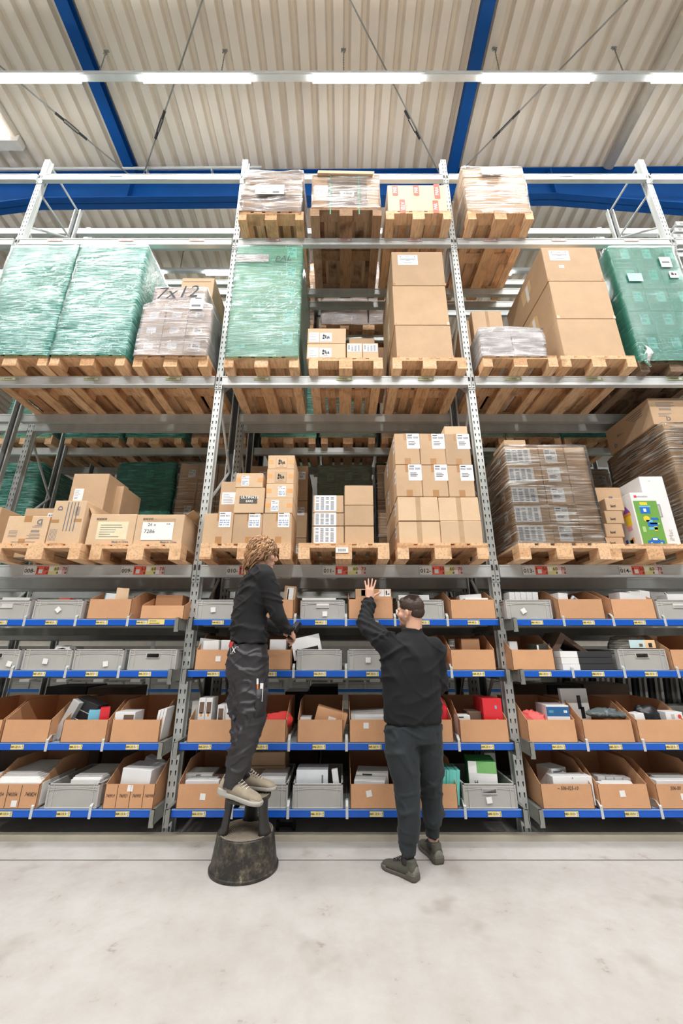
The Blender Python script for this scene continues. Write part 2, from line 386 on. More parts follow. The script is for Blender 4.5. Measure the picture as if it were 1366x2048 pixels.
def build_lamps():
    tubem, nt, b = nodes('lamp_diffuser'); b.inputs['Emission Color'].default_value = (1, .99, .97, 1); b.inputs['Emission Strength'].default_value = 58.0
    # one trunking line with tubes per row
    for ri, (Y, Z, vis) in enumerate(LAMP_ROWS):
        k = M(); k.box(-9, 12, Y-.035, Y+.035, Z+.02, Z+.075)
        k.box(-9, 12, Y-.045, Y-.035, Z+.03, Z+.085); k.box(-9, 12, Y+.035, Y+.045, Z+.03, Z+.085)
        tr = obj('lamp_trunking', k, STEEL_W); tag(tr, ['white lamp trunking hung over the aisle in front of the racks', 'lamp trunking hung behind the racks', 'lamp trunking over the aisle behind the viewer', 'lamp trunking at the far side behind the viewer'][ri], 'lamp rail')
        proto = None; ch = None
        for i, X in enumerate(LAMP_X):
            g = 'lamp tubes over the front aisle' if ri == 0 else 'lamp tubes in a row %s' % ('behind the racks' if ri == 1 else 'behind the viewer')
            lb = ('fluorescent lamp tube on the front trunking, number %d counted from the left' % (i)) if ri == 0 else 'fluorescent lamp tube %s, %s from the left' % ('seen behind the racks' if ri == 1 else ['over the aisle behind the viewer', 'in the farthest row behind the viewer'][ri-2], ['first', 'second', 'third', 'fourth', 'fifth', 'sixth', 'seventh'][i])
            if ri == 0: lb = ['bright lamp tube beyond the left edge', 'bright lamp tube cut by the left edge of the view', 'bright lamp tube right of the left blue roof beam', 'bright lamp tube above the middle bay', 'bright lamp tube right of the right blue roof beam', 'bright lamp tube cut by the right edge of the view', 'bright lamp tube beyond the right edge'][i]
            k = M(); k.prism([(-.028, .02), (-.032, -.005), (-.018, -.022), (.018, -.022), (.032, -.005), (.028, .02)], 0, -.725, .725)
            if proto is None:
                proto = k.mesh('lamp_tube', tubem)
            o = link('lamp_tube', proto, None, (X, Y, Z)); tag(o, lb, 'lamp', g)
            l = area(X, Y, Z-.028, 1.45, .07, TUBE_W*(.62, .22, 1.12, 1.35)[ri]); l.visible_camera = True
        if ri < 2:
            for i, X in enumerate([-3.08+1.56*1.0*j for j in range(0, 6)] if ri == 0 else [-3.2, -.5, 2.2]):
                if ri == 0: X = xof([213, 450, 687, 990, 1230, 1470][i], Y, 9.3)
                zt = roofz(X, Y)-.01; c = M(); n = int((zt-Z-.09)/.03)
                for j in range(n):
                    zz = Z+.09+j*.03
                    if j % 2: c.box(X-.008, X+.008, Y-.002, Y+.002, zz, zz+.035)
                    else: c.box(X-.002, X+.002, Y-.008, Y+.008, zz, zz+.035)
                c.box(X-.035, X+.035, Y-.012, Y+.012, zt-.05, zt-.03); c.tube([(X-.03, Y, zt-.10), (X, Y, zt-.04), (X+.02, Y, zt-.09), (X, Y, zt-.13)], .008, 6)
                lb = 'dark chain hanging the %s lamp trunking, %s' % (['front', 'rear'][ri], (['beside the left roof beam', 'left of the centre', 'at the centre', 'beside the right roof beam', 'near the drain pipe', 'beyond the right edge'] if ri == 0 else ['left', 'middle', 'right'])[i])
                o = obj('lamp_chain', c, STEEL_D); tag(o, lb, 'chain', 'lamp chains')
# ------------------------------------------------------------ racking
UX = [-4.139, -1.354, 1.431, 4.216]; BX = [-2.7465, .0385, 2.8235]
YF, YR = 3.705, 4.44
LV = {1: 2.10, 2: 4.205, 3: 6.310, 4: 7.53}
def post_mesh(h, slots=True, flip=False, back=.065):
    # open C profile with two columns of teardrop slots on its face (face at y=0 towards -y)
    m = M(); w2 = .037; t = .002
    P = .075; n = int(h/P); sw, sb, sh = .0065, .0035, .034
    cols = (-.019, .019)
    z = 0
    for k in range(n):
        z0, z1 = k*P, (k+1)*P; a, b = z0+.022, z0+.022+sh
        xs = [-w2, cols[0]-sw, cols[0]+sw, cols[1]-sw, cols[1]+sw, w2]
        for (zz0, zz1) in ((z0, a), (b, z1)):
            m.poly([(-w2, 0, zz0), (w2, 0, zz0), (w2, 0, zz1), (-w2, 0, zz1)])
        xb = [-w2, cols[0]-sb, cols[0]+sb, cols[1]-sb, cols[1]+sb, w2]
        for i in (0, 2, 4):
            m.poly([(xb[i], 0, a), (xb[i+1], 0, a), (xs[i+1], 0, b), (xs[i], 0, b)])
        for c in cols:
            m.poly([(c-sb, 0, a), (c-sw, 0, b), (c-sw, .006, b), (c-sb, .006, a)], 0); m.poly([(c+sw, 0, b), (c+sb, 0, a), (c+sb, .006, a), (c+sw, .006, b)], 0)
    zt = n*P
    m.box(-w2, -w2+t, 0, back, 0, zt); m.box(w2-t, w2, 0, back, 0, zt)
    m.box(-w2-.012, -w2, back-.014, back, 0, zt); m.box(w2, w2+.012, back-.014, back, 0, zt)
    m.box(-w2+t, w2-t, .012, .014, 0, zt, 1)  # dark strip behind the slots, its colour stands in for shade inside the post
    if flip: m.v = [(x, -y, z) for x, y, z in m.v]
    return m
PH = 7.93; MP = post_mesh(PH).mesh('post', [STEEL, SLOT]); MPr = post_mesh(PH, flip=True).mesh('post', [STEEL, SLOT])
def base_plate(flip):
    m = M(); s = -1 if flip else 1
    m.box(-.06, .085, min(-.035*s, .09*s), max(-.035*s, .09*s), 0, .006); m.tube([(.055, -.015*s, .006), (.055, -.015*s, .02)], .011, 6); return m.mesh('base_plate', STEEL)
MB0, MB1 = base_plate(False), base_plate(True)
def frame(X, ys, label, group, h=PH):
    t = thing('rack_upright', label, 'rack upright', (X, ys[0], 0), 0, group)
    D = ys[-1]-ys[0]
    link('post', MP, t, (0, 0, 0)); link('base_plate', MB0, t)
    for y in ys[1:]:
        link('post', MPr, t, (0, y-ys[0], 0)); link('base_plate', MB1, t, (0, y-ys[0], 0))
    d = ys[1]-ys[0]
    m = M(); m.tube([(0, .05, .15), (0, d-.05, .15)], .016, 6)
    segs = [(.15, .15), (7.85, 7.85), (7.27, 7.27)]; z = 7.27; k = 0
    while z > .9:
        segs.append((z-.65, z) if k % 2 == 0 else (z, z-.65)); z -= .65; k += 1
    for za, zb in segs:
        m = M(); m.tube([(0, .05, za), (0, d-.05, zb)], .015, 6); obj('brace', m, STEEL, t)
    return t
def build_frames():
    for i, X in enumerate([-6.924]+UX+[7.001]):
        pos = ['beyond the left edge', 'at the far left', 'left of the middle bay', 'right of the middle bay', 'at the far right', 'beyond the right edge'][i]
        frame(X, (YF, YR), 'perforated galvanised rack upright frame of the front rack, %s' % pos, 'front rack uprights')
        frame(X, (4.66, 5.33, 6.08), 'perforated rack upright frame of the rear rack, %s' % pos, 'rear rack uprights')
# beams
def beam_mesh(W, h=.11):
    m = M(); w = W/2
    m.box(-w, w, 0, .05, -h, 0); m.box(-w, w, -.004, 0, -h, -h+.022); m.box(-w, w, -.004, 0, -.016, 0); m.box(-w, w, -.006, .05, -h-.003, -h+.004)
    return m
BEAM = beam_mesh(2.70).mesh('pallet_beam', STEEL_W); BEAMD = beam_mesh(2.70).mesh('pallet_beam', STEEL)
def conn_mesh():
    m = M(); m.box(-.019, .019, -.004, 0, -.155, .045); m.box(-.0195, -.0165, -.004, .03, -.155, .045)
    for z in (-.135, -.10, .0): m.box(-.009, .009, -.0052, -.004, z-.006, z+.006, 1)
    m.box(-.008, .010, -.009, -.004, -.045, -.005, 2); m.box(-.002, .003, -.0095, -.009, -.040, -.012, 1); return m
CONN = conn_mesh().mesh('connector', [STEEL, SLOT, BLACKM])
def beam(bx, Y, Z, label, group, mesh=None, conn=True):
    o = link('pallet_beam', mesh or BEAM, None, (bx, Y, Z)); tag(o, label, 'rack beam', group)
    if conn:
        link('connector', CONN, o, (-1.372, .022, 0)); link('connector', CONN, o, (1.372, .022, 0))
    return o
def big_label(par, X, y0, n):
    # X offset of the centre, on the beam's face
    u = .0; W = .40; H = .080; z = -.052
    pl = M(); xs = [-.20, -.085, .030, .125, .20]
    for i, (a, b) in enumerate(zip(xs[:-1], xs[1:])):
        pl.box(a, b, -.0065, -.005, z-H/2, z+H/2, i)
    o = obj('location_label', pl, [LGREY, RED, YELP, PINK], par, (X, 0, 0))
    text(n+'-', .054, -.145, -.0075, z-.006, INK, o, .012); text('SBN', .012, -.185, -.0075, z+.027, INK, o)
    a = M(); a.box(-.074, -.070, -.0075, -.0066, z-.028, z+.012); a.poly([(-.080, -.0072, z+.010), (-.064, -.0072, z+.010), (-.072, -.0072, z+.030)]); obj('arrow', a, INK, o)
    text('50', .044, .006, -.0075, z+.012, INK, o, .012); text('60', .044, .102, -.0075, z+.012, INK, o, .012); text('70', .044, .176, -.0075, z+.012, INK, o, .012)
    for x, s in ((.018, '7'), (.113, '5'), (.188, '6')):
        b = M(); b.box(x-.007, x+.007, -.0072, -.0066, z-.032, z-.014); obj('check_digit', b, INK, o)
        text(s, .014, x, -.0076, z-.023, WHITE, o)
    w = M()
    for x, dz in ((-.044, -.010), (.054, .010), (.137, -.016)): w.box(x-.018, x+.018, -.0069, -.0066, z+dz-.019, z+dz+.019)
    obj('sticker', w, WHITE, o)
def small_label(par, X, s, m, w=.15, h=.032, z=-.035, y=-.0065, marks=True):
    pl = M(); pl.box(-w/2, w/2, y, y+.0015, z-h/2, z+h/2)
    for k in range(3): pl.box(-w/2+.006+k*.007, -w/2+.011+k*.007, y-.0004, y, z-.003, z+.003, 1)
    if marks:
        pl.box(w*.40, w*.43, y-.0004, y, z-h*.05, z+h*.35, 1); pl.box(w*.40, w*.43, y-.0004, y, z-h*.35, z-h*.18, 1)
        pl.box(w*.20, w*.34, y-.0004, y, z-h*.36, z+h*.36, 2)
    o = obj('location_label', pl, [m, INK, WHITE], par, (X, 0, 0))
    text(s, h*.62, -w*.10, y-.0008, z, INK, o, .01); return o
def build_beams():
    pos = ['left bay', 'middle bay', 'right bay']; lev = {1: 'lowest pallet', 2: 'second pallet', 3: 'third pallet', 4: 'topmost'}
    L1 = {0: [(92, '008'), (286, '009')], 1: [(497, '010'), (689, '011'), (882, '012')], 2: [(1088, '013'), (1281, '014')]}
    L2 = {0: [(20, '007-60 03'), (185, '008-60 03'), (348, '009-60 03')], 1: [(525, '010-60 03'), (689, '011-60 03'), (852, '012-60 03')], 2: [(1027, '013-60 03'), (1189, '014-60 03'), (1350, '015-60 03')]}
    L3 = {0: [(111, '007-70 03'), (252, '008-70 03'), (394, '009-70 03')], 1: [(547, '010-70 03'), (690, '011-70 03'), (829, '012-70 03')], 2: [(981, '013-70 03'), (1118, '014-70 03'), (1263, '015-70 03')]}
    for b in (-1, 0, 1, 2, 3):
        bx = BX[1]+2.785*(b-1)
        for l, z in LV.items():
            p = pos[b] if 0 <= b < 3 else ('bay beyond the %s edge' % ('left' if b < 0 else 'right'))
            o = beam(bx, YF-.025, z, 'galvanised front beam of the %s level in the %s' % (lev[l], p), 'front rack beams')
            if 0 <= b < 3:
                y = {1: 1141, 2: 762, 3: 485, 4: 0}[l]
                if l == 1:
                    for x, n in L1[b]: big_label(o, xof(x, YF-.025, z-.05)-bx, 0, n)
                elif l in (2, 3):
                    for x, n in (L2 if l == 2 else L3)[b]: small_label(o, xof(x, YF-.025, z-.03)-bx, n, LIME if l == 2 else PINK, .185 if l == 2 else .19)
                else:
                    for x in ((-.35,) if b < 2 else (-1.0, .25)): small_label(o, x, '0%d-80 03' % (8+b*3), WHITE, .19)
            if l < 4 or True:
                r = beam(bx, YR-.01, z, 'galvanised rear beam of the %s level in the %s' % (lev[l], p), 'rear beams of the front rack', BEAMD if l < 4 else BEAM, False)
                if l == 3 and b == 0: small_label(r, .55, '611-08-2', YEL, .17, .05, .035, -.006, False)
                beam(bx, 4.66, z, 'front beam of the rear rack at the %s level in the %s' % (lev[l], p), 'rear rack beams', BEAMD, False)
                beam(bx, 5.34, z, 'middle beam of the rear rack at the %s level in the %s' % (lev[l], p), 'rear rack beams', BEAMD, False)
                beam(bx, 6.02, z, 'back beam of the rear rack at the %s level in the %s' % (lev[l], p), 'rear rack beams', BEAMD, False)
# pallets
def pallet_proto():
    t = link('wooden_pallet', None, None, (0, 0, 0))
    d = .0
    b1 = M().box(-.0725, .0725, 0, 1.2, .122, .144).mesh('deck_board', WOOD); b2 = M().box(-.05, .05, 0, 1.2, .122, .144).mesh('deck_board', WOOD)
    for x, m in ((-.3275, b1), (-.165, b2), (0, b1), (.165, b2), (.3275, b1)): link('deck_board', m, t, (x, 0, 0))
    s = M().box(-.4, .4, 0, .145, .100, .122).mesh('stringer_board', WOOD)
    for y in (0, .5275, 1.055): link('stringer_board', s, t, (0, y, 0))
    for x, w in ((-.35, .05), (0, .0725), (.35, .05)):
        for y in (0, .5275, 1.055): link('block', M().box(-w, w, 0, .145, .022, .100).mesh('block', WOOD), t, (x, y, 0))
        link('skid', M().box(-w, w, 0, 1.2, 0, .022).mesh('skid', WOOD), t, (x, 0, 0))
    return t
PAL = pallet_proto(); PAL_USED = [False]
def pallet(X, Y, Z, label, group=None, rz=0):
    # X centre, Y front edge
    if not PAL_USED[0]:
        PAL_USED[0] = True; PAL.location = (X, Y, Z); tag(PAL, label, 'pallet', group); PAL.rotation_euler[2] = rz; return PAL
    o = dup(PAL, (X, Y, Z), rz, label, group); o['category'] = 'pallet'
    if group is None and 'group' in o: del o['group']
    return o
def recolor(root, m):
    for ch in root.children:
        ch.data = ch.data.copy(); ch.data.materials.clear(); ch.data.materials.append(m)
# ------------------------------------------------------------ people
def mrot(yaw, pitch=0, roll=0):
    return Matrix.Rotation(yaw, 3, 'Z') @ Matrix.Rotation(pitch, 3, 'X') @ Matrix.Rotation(roll, 3, 'Y')
def head_parts(m, c, R, s=1.0):
    # c = centre of head, R maps local (x right, y face forward, z up)
    P = lambda x, y, z: Vector(c)+R@(Vector((x, y, z))*s)
    B = lambda x, y, z, a, b, d, R2=None: m.ball(P(x, y, z), (a*s, b*s, d*s), R if R2 is None else R@R2)
    B(0, -.012, .035, .076, .096, .085); B(0, .018, -.01, .066, .078, .09); B(0, .042, -.065, .046, .05, .048)
    B(0, .075, -.092, .024, .02, .018); B(0, .085, .022, .05, .016, .014)
    m.loft([(P(0, .092, .012), R@Vector((.009, 0, 0)), R@Vector((0, .01, .004))), (P(0, .112, -.022), R@Vector((.016, 0, 0)), R@Vector((0, .013, .006))), (P(0, .1, -.036), R@Vector((.014, 0, 0)), R@Vector((0, .012, 0)))], 12)
    B(0, .090, -.052, .024, .013, .007); B(0, .088, -.062, .021, .013, .008)
    for k in (-1, 1):
        B(k*.05, .055, -.02, .02, .028, .025)
        e = Matrix.Rotation(k*.35, 3, 'Z')
        B(k*.078, -.004, -.002, .007, .019, .031, e); B(k*.083, -.012, .004, .006, .016, .022, e); B(k*.078, .004, -.026, .008, .010, .012, e)
def hand_parts(m, wrist, R, side, curls, spread=.0, s=1.0, thumb=(.6, .5)):
    # local: y along fingers, x toward thumb*side, z = back of hand
    P = lambda x, y, z: Vector(wrist)+R@(Vector((x*side, y, z))*s)
    m.loft([(P(0, -.03, 0), R@Vector((.027, 0, 0)), R@Vector((0, 0, .02))), (P(0, .01, 0), R@Vector((.029, 0, 0)), R@Vector((0, 0, .018))), (P(.002, .045, 0), R@Vector((.038, 0, 0)), R@Vector((0, 0, .015))), (P(0, .09, 0), R@Vector((.040, 0, 0)), R@Vector((0, 0, .013))), (P(0, .098, 0), R@Vector((.036, 0, 0)), R@Vector((0, 0, .009)))], 16)
    L = [(.029, .044, .027, .022), (.010, .049, .031, .023), (-.010, .046, .029, .023), (-.029, .036, .021, .019)]
    for i, (x, a, b, c) in enumerate(L):
        ang = (1.5-i)*spread; p = P(x, .088, 0); q = P(x, .088, 0); cur = 0; pts = [P(x*.95, .07, 0), P(x, .094, 0)]; pos = Vector((x, .094, 0))
        for ln, cc in zip((a, b, c), curls):
            cur += cc
            pos = pos+Vector((math.sin(ang)*math.cos(cur)*ln, math.cos(ang)*math.cos(cur)*ln, -math.sin(cur)*ln)); pts.append(P(*pos))
        rr = [.0095, .0092, .0085, .008, .0072]
        for k in range(4): m.caps(pts[k], pts[k+1], rr[k]*s, rr[k+1]*s, 10)
    t0 = P(.026, .02, -.004); t1 = P(.048, .05, -.012); t2 = t1+R@Vector((side*math.sin(thumb[0])*.034, math.cos(thumb[0])*.034, -.008))*s
    t3 = t2+R@Vector((side*math.sin(thumb[0]-thumb[1])*.027, math.cos(thumb[0]-thumb[1])*.027, -.010))*s
    m.caps(t0, t1, .014*s, .012*s, 10); m.caps(t1, t2, .0115*s, .010*s, 10); m.caps(t2, t3, .010*s, .008*s, 10)
def folds(amp, f=(5, 5, 15), tilt=.5, seed=0.0, small=.25):
    R = Matrix.Rotation(tilt, 3, 'Y'); R2 = Matrix.Rotation(-tilt*.8, 3, 'Y')
    def d(p):
        q = R@p; r = R2@p
        a = abs(noise.noise(Vector((q.x*f[0]+seed, q.y*f[1], q.z*f[2]))))
        b = abs(noise.noise(Vector((r.x*f[0]*1.6, r.y*f[1]*1.6+seed, r.z*f[2]*1.5))))
        g = .35+.65*min(1, max(0, .5+1.6*noise.noise(Vector((p.x*5+seed, p.y*5, p.z*4)))))
        ra = max(0, 1-a*4.5); rb = max(0, 1-b*5)
        return amp*g*(ra*ra*1.0+rb*rb*(.35+small)-.25)
    return d
def dirR(y, up):
    y = Vector(y).normalized(); z = Vector(up); z = (z-y*z.dot(y)).normalized(); x = y.cross(z)
    return Matrix((x, y, z)).transposed()
def shoe(parent, heel, toe, up, mats, name, mirror=1, s=1.0, tall=.0):
    # built along local +y from heel to toe; mats: upper, sole, lace, trim
    L = (Vector(toe)-Vector(heel)).length
    R = dirR(Vector(toe)-Vector(heel), up); T = Matrix.Translation(heel) @ R.to_4x4()
    k = L/.295
    sole = M()
    prof = [(0, .036), (.02, .04), (.07, .037), (.13, .036), (.19, .046), (.235, .048), (.27, .038), (.292, .016)]
    ys = [a for a, b in prof]
    pr = [(0.0, .028)]+prof[1:]
    for lo, hi, g in ((0, .012, 1.0), (.012, .03, 1.06)):
        rings = []
    n = len(pr); outline = [(-w_*mirror*(1.0 if y_ < .12 else .92), y_) for y_, w_ in pr]+[(w_*mirror, y_) for y_, w_ in reversed(pr)]
    def lay(z0, z1, g):
        sole.prism([(x*g, (y-.145)*(1+(g-1)*.5)+.145) for x, y in outline], 2, z0, z1)
    lay(0, .012, 1.0); lay(.010, .026, 1.07)
    lay2 = [(x, y) for x, y in outline if y < .11]
    sole.prism([(x*1.1, y*1.02-.004) for x, y in lay2], 2, .01, .042)
    sole.xf(T @ Matrix.Scale(k, 4))
    up_ = M(); rings = []
    hts = [(.004, .03, .085), (.02, .036, .098), (.06, .037, .098), (.10, .037, .088), (.15, .041, .070), (.19, .045, .058), (.235, .044, .048), (.27, .034, .036), (.288, .015, .02)]
    for y_, w_, h_ in hts:
        rings.append(((0, y_, .016+h_*.42), (w_*1.02, 0, 0), (0, 0, h_*.52)))
    up_.loft(rings, 18); up_.tube([(0, .045, .07), (0, .045, .112+tall)], [.038, .036], 16)
    up_.xf(T @ Matrix.Scale(k, 4))
    so = blob(name+'_sole_tmp', sole, mats[1], .005, 2)
    u = blob('shoe', up_, mats[0], .005, 4); u.parent = parent
    so.name = 'sole'; so.parent = u
    lc = M()
    for j in range(5):
        y_ = .115+j*.017; h = .016+(.094-j*.0088)
        lc.tube([(-.024, y_, h-.012), (0, y_+.006, h+.003), (.024, y_-.004, h-.012)], .0036, 6)
    lc.tube([(0, .1, .112), (.03, .085, .118), (.04, .11, .098)], .0024, 6); lc.tube([(0, .1, .112), (-.03, .088, .118), (-.035, .12, .092)], .0024, 6)
    lc.xf(T @ Matrix.Scale(k, 4)); obj('laces', lc, mats[2], u, smooth=True)
    if name == 'a':
        pf = M()
        for a_ in range(8):
            for b_ in range(6):
                y_ = .095+a_*.0095+b_*.003; z_ = .034+b_*.0065
                if a_ == 0 and b_ > 3: continue
                w_, h_ = (.037+(y_-.10)*.08)*1.02, (.088-(y_-.10)*.36); zc = .016+h_*.42; hh = h_*.52
                x_ = w_*math.sqrt(max(.05, 1-((z_-zc)/hh)**2)); pf.ball((x_-.0008, y_, z_), (.0016, .0014, .0014), None, 4)
        pf.xf(T @ Matrix.Scale(k, 4)); obj('perforations', pf, SOLE_D, u)
    tr = M(); tr2 = M()
    tr.loft([((0, y_, .016+h_*.42), (w_*1.07, 0, 0), (0, 0, h_*.46)) for y_, w_, h_ in [(.0, .025, .07), (.01, .032, .078), (.05, .037, .07)]], 18)
    tr2.loft([((0, y_, .012+h_*.35), (w_*1.07, 0, 0), (0, 0, h_*.40)) for y_, w_, h_ in [(.235, .044, .046), (.27, .034, .036), (.289, .016, .022)]], 18)
    for a_, nm_ in ((tr, 'heel_overlay'), (tr2, 'toe_overlay')): a_.xf(T @ Matrix.Scale(k, 4)); obj(nm_, a_, mats[3], u, smooth=True)
    return u
def ringy(c, a, b, yaw, tilt=0):
    return (c, (math.cos(yaw)*a, math.sin(yaw)*a, 0), (-math.sin(yaw)*b, math.cos(yaw)*b, tilt))

def skin_mat(name, c):
    m, nt, b = nodes(name); n = noise_n(nt, coords(nt), 20, 3)
    nt.links.new(ramp(nt, n, [(.3, tuple(x*.9 for x in c)), (.7, c)]), b.inputs['Base Color'])
    b.inputs['Roughness'].default_value = .5; b.inputs['Subsurface Weight'].default_value = .08
    b.inputs['Subsurface Radius'].default_value = (.02, .008, .004); return m
SKIN = skin_mat('skin', (.70, .40, .28))
def cloth(name, c, scale=350, b_=.25, rough=.9, sheen=.02):
    m, nt, b = nodes(name); v = coords(nt); n = noise_n(nt, v, scale, 2); g = noise_n(nt, v, 6, 3)
    nt.links.new(ramp(nt, g, [(.3, tuple(x*.8 for x in c)), (.7, tuple(x*1.25 for x in c))]), b.inputs['Base Color'])
    b.inputs['Roughness'].default_value = rough; b.inputs['Sheen Weight'].default_value = sheen
    bump(nt, b, n, b_, .002); MC[name] = m; return m
SWEAT = cloth('black_sweatshirt', (.006, .006, .007)); SWEAT2 = cloth('black_sweatshirt_knit', (.004, .0045, .006))
TROU = cloth('charcoal_work_trousers', (.030, .028, .032), 250, .2, .5, .0); JOG = cloth('dark_blue_grey_joggers', (.012, .017, .021), 300, .2, .8, .06)
SUEDE = cloth('beige_suede', (.33, .28, .21), 400, .3); OLIVE = cloth('olive_black_suede', (.075, .072, .055), 300, .3)
SOLE_L = mat('grey_shoe_sole', (.42, .40, .36), .6); SOLE_D = mat('dark_shoe_sole', (.09, .08, .065), .6); LACE_L = mat('cream_lace', (.6, .56, .48), .8)
HAIR_A = mat('light_brown_hair', (.27, .14, .065), .45, 0, .3, 30, .3, c2=(.13, .065, .03)); HAIR_B = mat('dark_brown_hair', (.045, .025, .016), .55, 0, .3, 60, .4)

# --- person on the kick stool
pa = thing('person', 'person with wavy light brown hair in a black sweatshirt standing on the kick stool', 'person', (-.66, 3.15, .43))
def build_person_a():
    yaw = -.95                      # body faces right and into the rack
    hd = Vector((-.630, 3.17, 2.085)); Rh = mrot(-1.18, -.16, .05)
    sh_r = Vector((-.575, 3.00, 1.875)); el_r = Vector((-.470, 3.03, 1.590)); wr_r = Vector((-.408, 3.22, 1.490))
    sh_l = Vector((-.735, 3.27, 1.875)); el_l = Vector((-.700, 3.40, 1.60)); wr_l = Vector((-.50, 3.40, 1.50))
    pel = Vector((-.69, 3.14, 1.33))
    m = M(); head_parts(m, hd, Rh, 1.0)
    nk = Vector((-.668, 3.145, 1.90))
    m.caps(nk, hd+Rh@Vector((0, -.02, -.05)), .056, .054)
    m.loft([ringy(pel, .13, .09, yaw), ringy(pel+Vector((0, 0, .25)), .11, .08, yaw), ringy(Vector((-.665, 3.145, 1.82)), .15, .08, yaw), ringy(nk, .06, .055, yaw)], 20)
    for a, b, c in ((sh_r, el_r, wr_r), (sh_l, el_l, wr_l)):
        m.caps(Vector((-.66, 3.145, 1.85)), a, .06, .05); m.caps(a, b, .042, .036); m.caps(b, c, .034, .026)
    Rr = dirR((wr_r-el_r).normalized()+Vector((.25, .3, -.1)), (.35, -.75, .5)); hand_parts(m, wr_r, Rr, -1, (.75, 1.0, .7), .03, .98, (.9, .8))
    Rl = dirR((wr_l-el_l), (0, .4, .8)); hand_parts(m, wr_l, Rl, 1, (.6, .8, .5), .03, .98)
    kr = Vector((-.625, 3.08, .87)); ar = Vector((-.725, 3.11, .50)); kl = Vector((-.715, 3.20, .87)); al = Vector((-.70, 3.28, .50))
    for h, k_, a in ((pel+Vector((.05, -.04, -.05)), kr, ar), (pel+Vector((-.05, .05, -.05)), kl, al)):
        m.caps(h, k_, .065, .045); m.caps(k_, a, .045, .032)
    blob('body', m, SKIN, .0042, 3, parent=None).parent = pa
    # sweatshirt
    s = M()
    s.loft([ringy((-.687, 3.12, 1.40), .178, .128, yaw), ringy((-.688, 3.12, 1.44), .182, .130, yaw), ringy((-.700, 3.125, 1.52), .170, .125, yaw), ringy((-.705, 3.13, 1.60), .172, .122, yaw),
            ringy((-.690, 3.135, 1.72), .195, .128, yaw), ringy((-.672, 3.135, 1.82), .195, .118, yaw), ringy((-.662, 3.14, 1.885), .15, .095, yaw), ringy((-.660, 3.14, 1.93), .085, .078, yaw), ringy((-.655, 3.145, 1.965), .072, .07, yaw)], 28)
    s.caps(sh_r+Vector((-.035, .04, .0)), sh_r, .085, .078); s.caps(sh_r, el_r, .078, .062); s.caps(el_r, el_r*.2+wr_r*.8, .062, .044); s.caps(el_r*.3+wr_r*.7, wr_r-(wr_r-el_r).normalized()*.01, .042, .037)
    s.caps(sh_l+Vector((.05, -.03, 0)), sh_l, .082, .076); s.caps(sh_l, el_l, .074, .060); s.caps(el_l, wr_l, .058, .038)
    o = blob('sweatshirt', s, SWEAT, .008, 4, folds(.026, (3.2, 3.2, 9), .35, 3.3)); o.parent = pa
    # red shirt hem and belt label
    h = M(); c_ = Vector((-.688, 3.12, 0)); u_ = Vector((math.cos(yaw), math.sin(yaw), 0)); v_ = Vector((-math.sin(yaw), math.cos(yaw), 0))
    for k in range(12):
        q = [math.radians(-165+k*7), math.radians(-158+k*7)]; lo = 1.372+.006*math.sin(k*1.7)
        h.poly([c_+u_*math.cos(q[0])*.186+v_*math.sin(q[0])*.142+Vector((0, 0, lo)), c_+u_*math.cos(q[1])*.186+v_*math.sin(q[1])*.142+Vector((0, 0, lo)), c_+u_*math.cos(q[1])*.180+v_*math.sin(q[1])*.135+Vector((0, 0, 1.41)), c_+u_*math.cos(q[0])*.180+v_*math.sin(q[0])*.135+Vector((0, 0, 1.41))])
    obj('red_shirt_hem', h, cloth('red_shirt', (.55, .03, .03)), pa)
    # trousers
    t = M()
    t.loft([ringy((-.688, 3.125, 1.40), .168, .125, yaw), ringy((-.690, 3.125, 1.30), .185, .14, yaw), ringy((-.69, 3.13, 1.20), .188, .145, yaw), ringy((-.675, 3.135, 1.12), .14, .115, yaw)], 28)
    t.tube([(-.650, 3.08, 1.20), (-.635, 3.07, 1.05), (-.622, 3.065, .90), (-.655, 3.075, .76), (-.698, 3.09, .62), (-.722, 3.105, .545), (-.738, 3.112, .49)], [.118, .112, .096, .084, .072, .062, .060], 22)
    t.tube([(-.720, 3.18, 1.20), (-.722, 3.19, 1.05), (-.715, 3.195, .90), (-.715, 3.22, .74), (-.71, 3.25, .60), (-.70, 3.28, .50)], [.118, .106, .086, .074, .064, .062], 22)
    o = blob('trousers', t, TROU, .008, 3, folds(.024, (4, 4, 9), -.55, 8.1, .45)); o.parent = pa
    wl = Matrix.Rotation(0, 4, 'Z')
    # right thigh tool pocket with pen, belt loop patch
    pk = M(); pk.loft([ringy((-.565, 3.03, .93), .030, .062, -.35), ringy((-.558, 3.03, 1.03), .036, .068, -.35), ringy((-.556, 3.03, 1.10), .034, .066, -.35)], 16)
    obj('tool_pocket', pk, TROU, o, smooth=True)
    pen = M(); pen.tube([(-.572, 2.985, 1.02), (-.578, 2.975, 1.13)], .006, 8, 0); pen.tube([(-.578, 2.975, 1.13), (-.580, 2.972, 1.165)], .007, 8, 1); obj('pen', pen, [mat('orange_pen', (.85, .22, .04), .4), WHITE], o)
    pp = M(); pp.box(-.562, -.540, 2.985, 2.989, 1.02, 1.135); obj('folded_paper', pp, PAPER, o)
    c, Z0, Z1 = Vector((-.745, 2.998, 0)), 1.325, 1.375
    pt = M(); pt.poly([(-.800, 3.035, Z0), (-.735, 2.997, Z0), (-.735, 2.997, Z1), (-.800, 3.035, Z1)]); pt.poly([(-.797, 3.030, Z0+.004), (-.738, 2.995, Z0+.004), (-.738, 2.995, Z1-.004), (-.797, 3.030, Z1-.004)], 1)
    obj('waist_label', pt, [PAPER, BLACKM], o)
    text('X', .05, -.769, 3.006, 1.35, WHITE, o, .02, (PI/2, 0, -.53))
